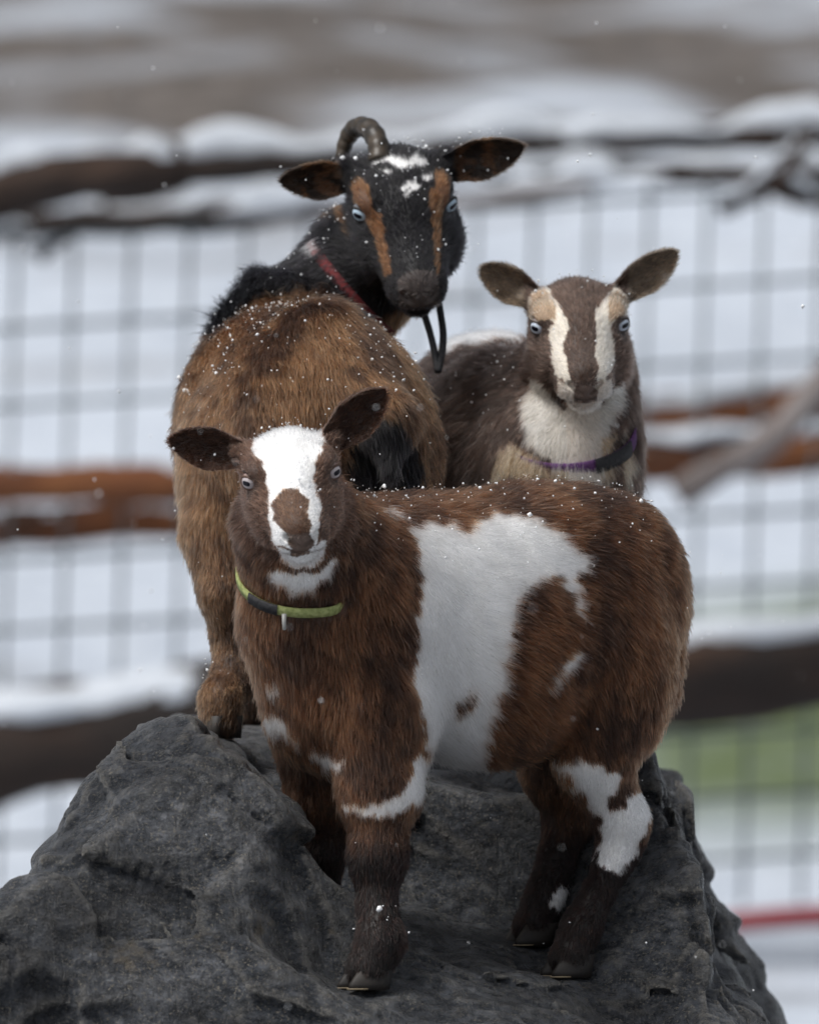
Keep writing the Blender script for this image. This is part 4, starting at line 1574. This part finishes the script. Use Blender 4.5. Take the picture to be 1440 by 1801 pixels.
def col3(p, nn):
    q = to_px(p)
    jit = vnoise(p, 55, 24, 2)[:, :2] * 7
    qj = q + jit
    big, sml = snoise(p, 9, 61, 2), snoise(p, 45, 62, 2)
    c = G3D * (1 + .2 * big + .15 * sml)[:, None]
    a = np.clip(.35 + .4 * sml, .05, .8)
    lc = F3.loc(p)
    face = (lc[:, 1] > -4.6) & (np.abs(lc[:, 0]) < 5.2) & (lc[:, 2] > -7.5) & (lc[:, 2] < 4)
    c[face] = lin(64, 50, 43) * (1 + .12 * sml[face])[:, None]
    q2 = q + jit * .45
    s_ = (in_poly(q2, g3_s1) | in_poly(q2, g3_s2)) & (lc[:, 1] > -4.5)
    c[s_] = lin(222, 214, 200)
    t_ = (in_poly(q2, g3_t1) | in_poly(q2, g3_t2)) & (lc[:, 1] > -4.5)
    c[t_] = lin(158, 134, 110)
    ear = (np.abs(lc[:, 0]) > 4.4) & (lc[:, 2] > -3.2) & (np.linalg.norm(lc, axis=1) < 14)
    c[ear] = lin(104, 91, 78) * (1 + .2 * sml[ear])[:, None]
    thr = in_poly(qj, g3_thr) & ~ear
    c[thr] = lin(196, 190, 180) * (1 + .08 * sml[thr])[:, None]
    lp = in_poly(q2, g3_lip)
    c[lp] = lin(190, 178, 165)
    ch = (in_poly(qj, g3_che) | in_poly(qj, g3_che2)) & ~face & ~thr
    c[ch] = lin(170, 146, 118) * (1 + .12 * sml[ch])[:, None]
    bkw = in_poly(qj, g3_back) & ~face & ~ear
    bkw |= ((p - P(1000, 800, .36)) @ f3 < -.30) & (p[:, 2] > P(0, 640, .6)[2])
    c[bkw] = WHT
    chn = (lc[:, 1] > 4.2) & (lc[:, 2] < -4.85) & (np.abs(lc[:, 0]) < 1.5)
    ulp = (lc[:, 1] > 5.6) & (np.abs(lc[:, 0]) > 1.0) & (np.abs(lc[:, 0]) < 2.3) & (lc[:, 2] < -3.0) & (lc[:, 2] > -4.7)
    c[chn | ulp] = lin(206, 196, 184)
    s_ = s_ | ulp
    jaw = (lc[:, 1] > 1.5) & (lc[:, 1] < 5.4) & (lc[:, 2] < -4.4) & (lc[:, 2] > -5.6) & (np.abs(lc[:, 0]) > 1.5) & (np.abs(lc[:, 0]) < 3.4)
    c[jaw & ~ulp & ~chn] = lin(58, 45, 39)
    nz_ = (np.abs(lc[:, 0]) < 1.4) & (lc[:, 1] > 6.9) & (lc[:, 2] < -2.6) & (lc[:, 2] > -4.6) & ~s_ & ~lp
    c[nz_] = lin(74, 61, 55)
    a[s_ | t_ | thr | ch | bkw | lp] = .05
    a[face & ~s_] = np.minimum(a[face & ~s_], .25)
    return np.column_stack([c, a])


B3 = Body()
cc3 = P(1000, 768, .335)
ax3 = np.array([-.06, -.50, .85])
ax3 /= np.linalg.norm(ax3)
B3.el(P(960, 850, .36), (.066, .056, .086), R3, .05, dn, .0185)                     # chest
B3.el(P(890, 800, .45), (.11, .072, .098), R3, .05, -f3 + dn * .5, .0185)           # barrel
B3.el(P(860, 760, .58), (.10, .078, .092), R3, .05, -f3 + dn * .4, .0185)           # rump
B3.rc(P(1000, 830, .365), P(1016, 650, .37), .056, .046, .05, dn, .024)             # neck
B3.rc(P(1005, 800, .335), P(1014, 700, .35), .044, .038, .04, dn, .024)            # throat
add_head(B3, F3, 1.0, 1.0, .006, .011, 1.05, 1.08)
h3 = [gz(940, 1380, .36), gz(1042, 1370, .36), gz(880, 1380, .62), gz(1000, 1380, .64)]
leg(B3, [(P(925, 900, .37), .044), (P(925, 1060, .37), .029), (h3[0] + UP * .08, .019), (h3[0] + UP * .017, .020)])
leg(B3, [(P(1030, 890, .37), .034), (P(1040, 1060, .37), .026), (h3[1] + UP * .08, .019), (h3[1] + UP * .017, .020)])
leg(B3, [(P(830, 900, .60), .050), (P(840, 1060, .62), .030), (h3[2] + UP * .10, .0185), (h3[2] + UP * .017, .020)])
leg(B3, [(P(950, 900, .62), .050), (P(960, 1060, .64), .030), (h3[3] + UP * .10, .0185), (h3[3] + UP * .017, .020)])
ears3 = [make_ear(F3.p(-3.3, -3.5, -.7), P(845, 470, .335), (-.2, -1, -.1), .034, .75, .0, .5, .6),
         make_ear(F3.p(3.3, -3.5, -.6), P(1190, 442, .335), (.3, -1, -.1), .034, .75, .0, .5, .6)]
g3, V3, Fc3, k3 = build_goat('goat', 'dark brown kid with cream striped face and purple collar behind the others', P(960, 1380, .48), B3, F3, ears3, col3, 1.0, 1.0,
                             (np.array([P(905, 0, .3)[0], .18, P(0, 735, .3)[2]]), np.array([P(1130, 0, .3)[0], .37, P(0, 445, .3)[2]])),
                             210000, 300, noskin=lin(112, 96, 88), eye=((.60, .67, .78), (.34, .29, .28)), lids=(.065, .05, .043), band=(cc3, ax3, .058))
for h_ in h3:
    hoof(g3, h_, f3, .92, False)
specks(g3, V3, Fc3, 260, 7)

# ------------------------------------------------------------------ collars
def collar(B, c_, axis, width, mat, parent, gap=.009, a0=0, a1=2 * math.pi, name='collar', tk=.002, owner=None, flare=0.0, cap=.048):
    """a webbing band fitted round the neck: for every angle the neck surface is searched outwards from c_"""
    axis = np.asarray(axis, float) / np.linalg.norm(axis)
    a = np.array([0, -1.0, 0]) - axis * (-axis[1])
    a /= np.linalg.norm(a)
    b_ = np.cross(axis, a)
    n = 64
    th = np.linspace(a0, a1, n + 1)
    dirs = a[None] * np.cos(th)[:, None] + b_[None] * np.sin(th)[:, None]
    rr = np.linspace(.01, .11, 200)
    pts = (c_ + dirs[:, None, :] * rr[None, :, None]).reshape(-1, 3)
    dd = B.eval(pts).reshape(n + 1, -1)
    hit = np.array([rr[np.argmax(x > 0)] if (x > 0).any() else .10 for x in dd])
    k = np.ones(9) / 9
    if a1 - a0 > 6.2:
        hit = np.convolve(np.concatenate([hit[-9:-1], hit, hit[1:9]]), k, 'same')[8:-8]
        hit[-1] = hit[0]
    else:
        hit = np.convolve(np.pad(hit, 4, mode='edge'), k, 'valid')
    hit = np.minimum(hit, cap)
    rad = hit + gap
    V, F = [], []
    for i in range(n + 1):
        tw = axis + dirs[i] * flare
        for dw, dt in ((-.5, 0), (-.5, 1), (0, 1.2), (.5, 1), (.5, 0), (0, 0)):
            V.append(c_ + dirs[i] * (rad[i] + dt * tk) + tw * dw * width)
    for i in range(n):
        for q in range(6):
            q2 = (q + 1) % 6
            F.append((i * 6 + q, (i + 1) * 6 + q, (i + 1) * 6 + q2, i * 6 + q2))
    o = mesh_obj(name, np.array(V), F, mat, parent)
    if owner is not None:
        o.parent = owner
    return o


o1 = collar(B1, cc1, ax1, .0088, M_GREEN, g1, .002, cap=.052)
collar(B1, cc1, ax1, .0098, M_BLACKW, g1, .0034, -1.0, -.25, 'collar_sleeve', owner=o1, cap=.052)
Vs, Fs = tube([P(500, 1080, -.184), P(500, 1108, -.186)], [.0022, .0016], 8)
q = mesh_obj('tag', Vs, Fs, M_METAL, g1)
q.parent = o1
o2 = collar(B2, cc2, ax2, .010, M_RED, g2, .0045, cap=.0525)
o3 = collar(B3, cc3, ax3, .0135, M_PURPLE, g3, .004, cap=.056)
collar(B3, cc3, ax3, .0150, M_BLACKW, g3, .0054, .35, 1.1, 'collar_sleeve', owner=o3, cap=.056)
for pth in ([P(742, 540, .385), P(756, 585, .362), P(764, 620, .35), P(770, 654, .34)], [P(772, 535, .385), P(779, 585, .362), P(777, 620, .35), P(770, 654, .34)]):
    Vs, Fs = tube(catmull(pth, 6), [.0034] * 19, 8)
    mesh_obj('collar_strap', Vs, Fs, M_BLACKW, g2)

# ------------------------------------------------------------------ falling snow
r = np.random.default_rng(99)
VV, FF = [], []
ico = np.array([(0, 0, 1), (.9, 0, .3), (.3, .85, .2), (-.75, .5, .3), (-.7, -.55, .2), (.3, -.8, .3), (0, 0, -.8)])
icf = [(0, 1, 2), (0, 2, 3), (0, 3, 4), (0, 4, 5), (0, 5, 1), (6, 2, 1), (6, 3, 2), (6, 4, 3), (6, 5, 4), (6, 1, 5)]
for i in range(420):
    y = r.uniform(-1.6, 3.0)
    p = P(r.uniform(-300, 1740), r.uniform(-300, 2000), y)
    if p[2] < .05:
        continue
    o0 = len(VV)
    s = .0009 * math.exp(r.normal() * .4)
    for v in ico:
        VV.append(p + v * s * r.uniform(.7, 1.3, 3))
    FF += [tuple(o0 + k for k in f_) for f_ in icf]
tag(mesh_obj('falling_snow', np.array(VV), FF, M_GRAIN), 'sparse small snowflakes drifting through the air', 'snow', kind='stuff')
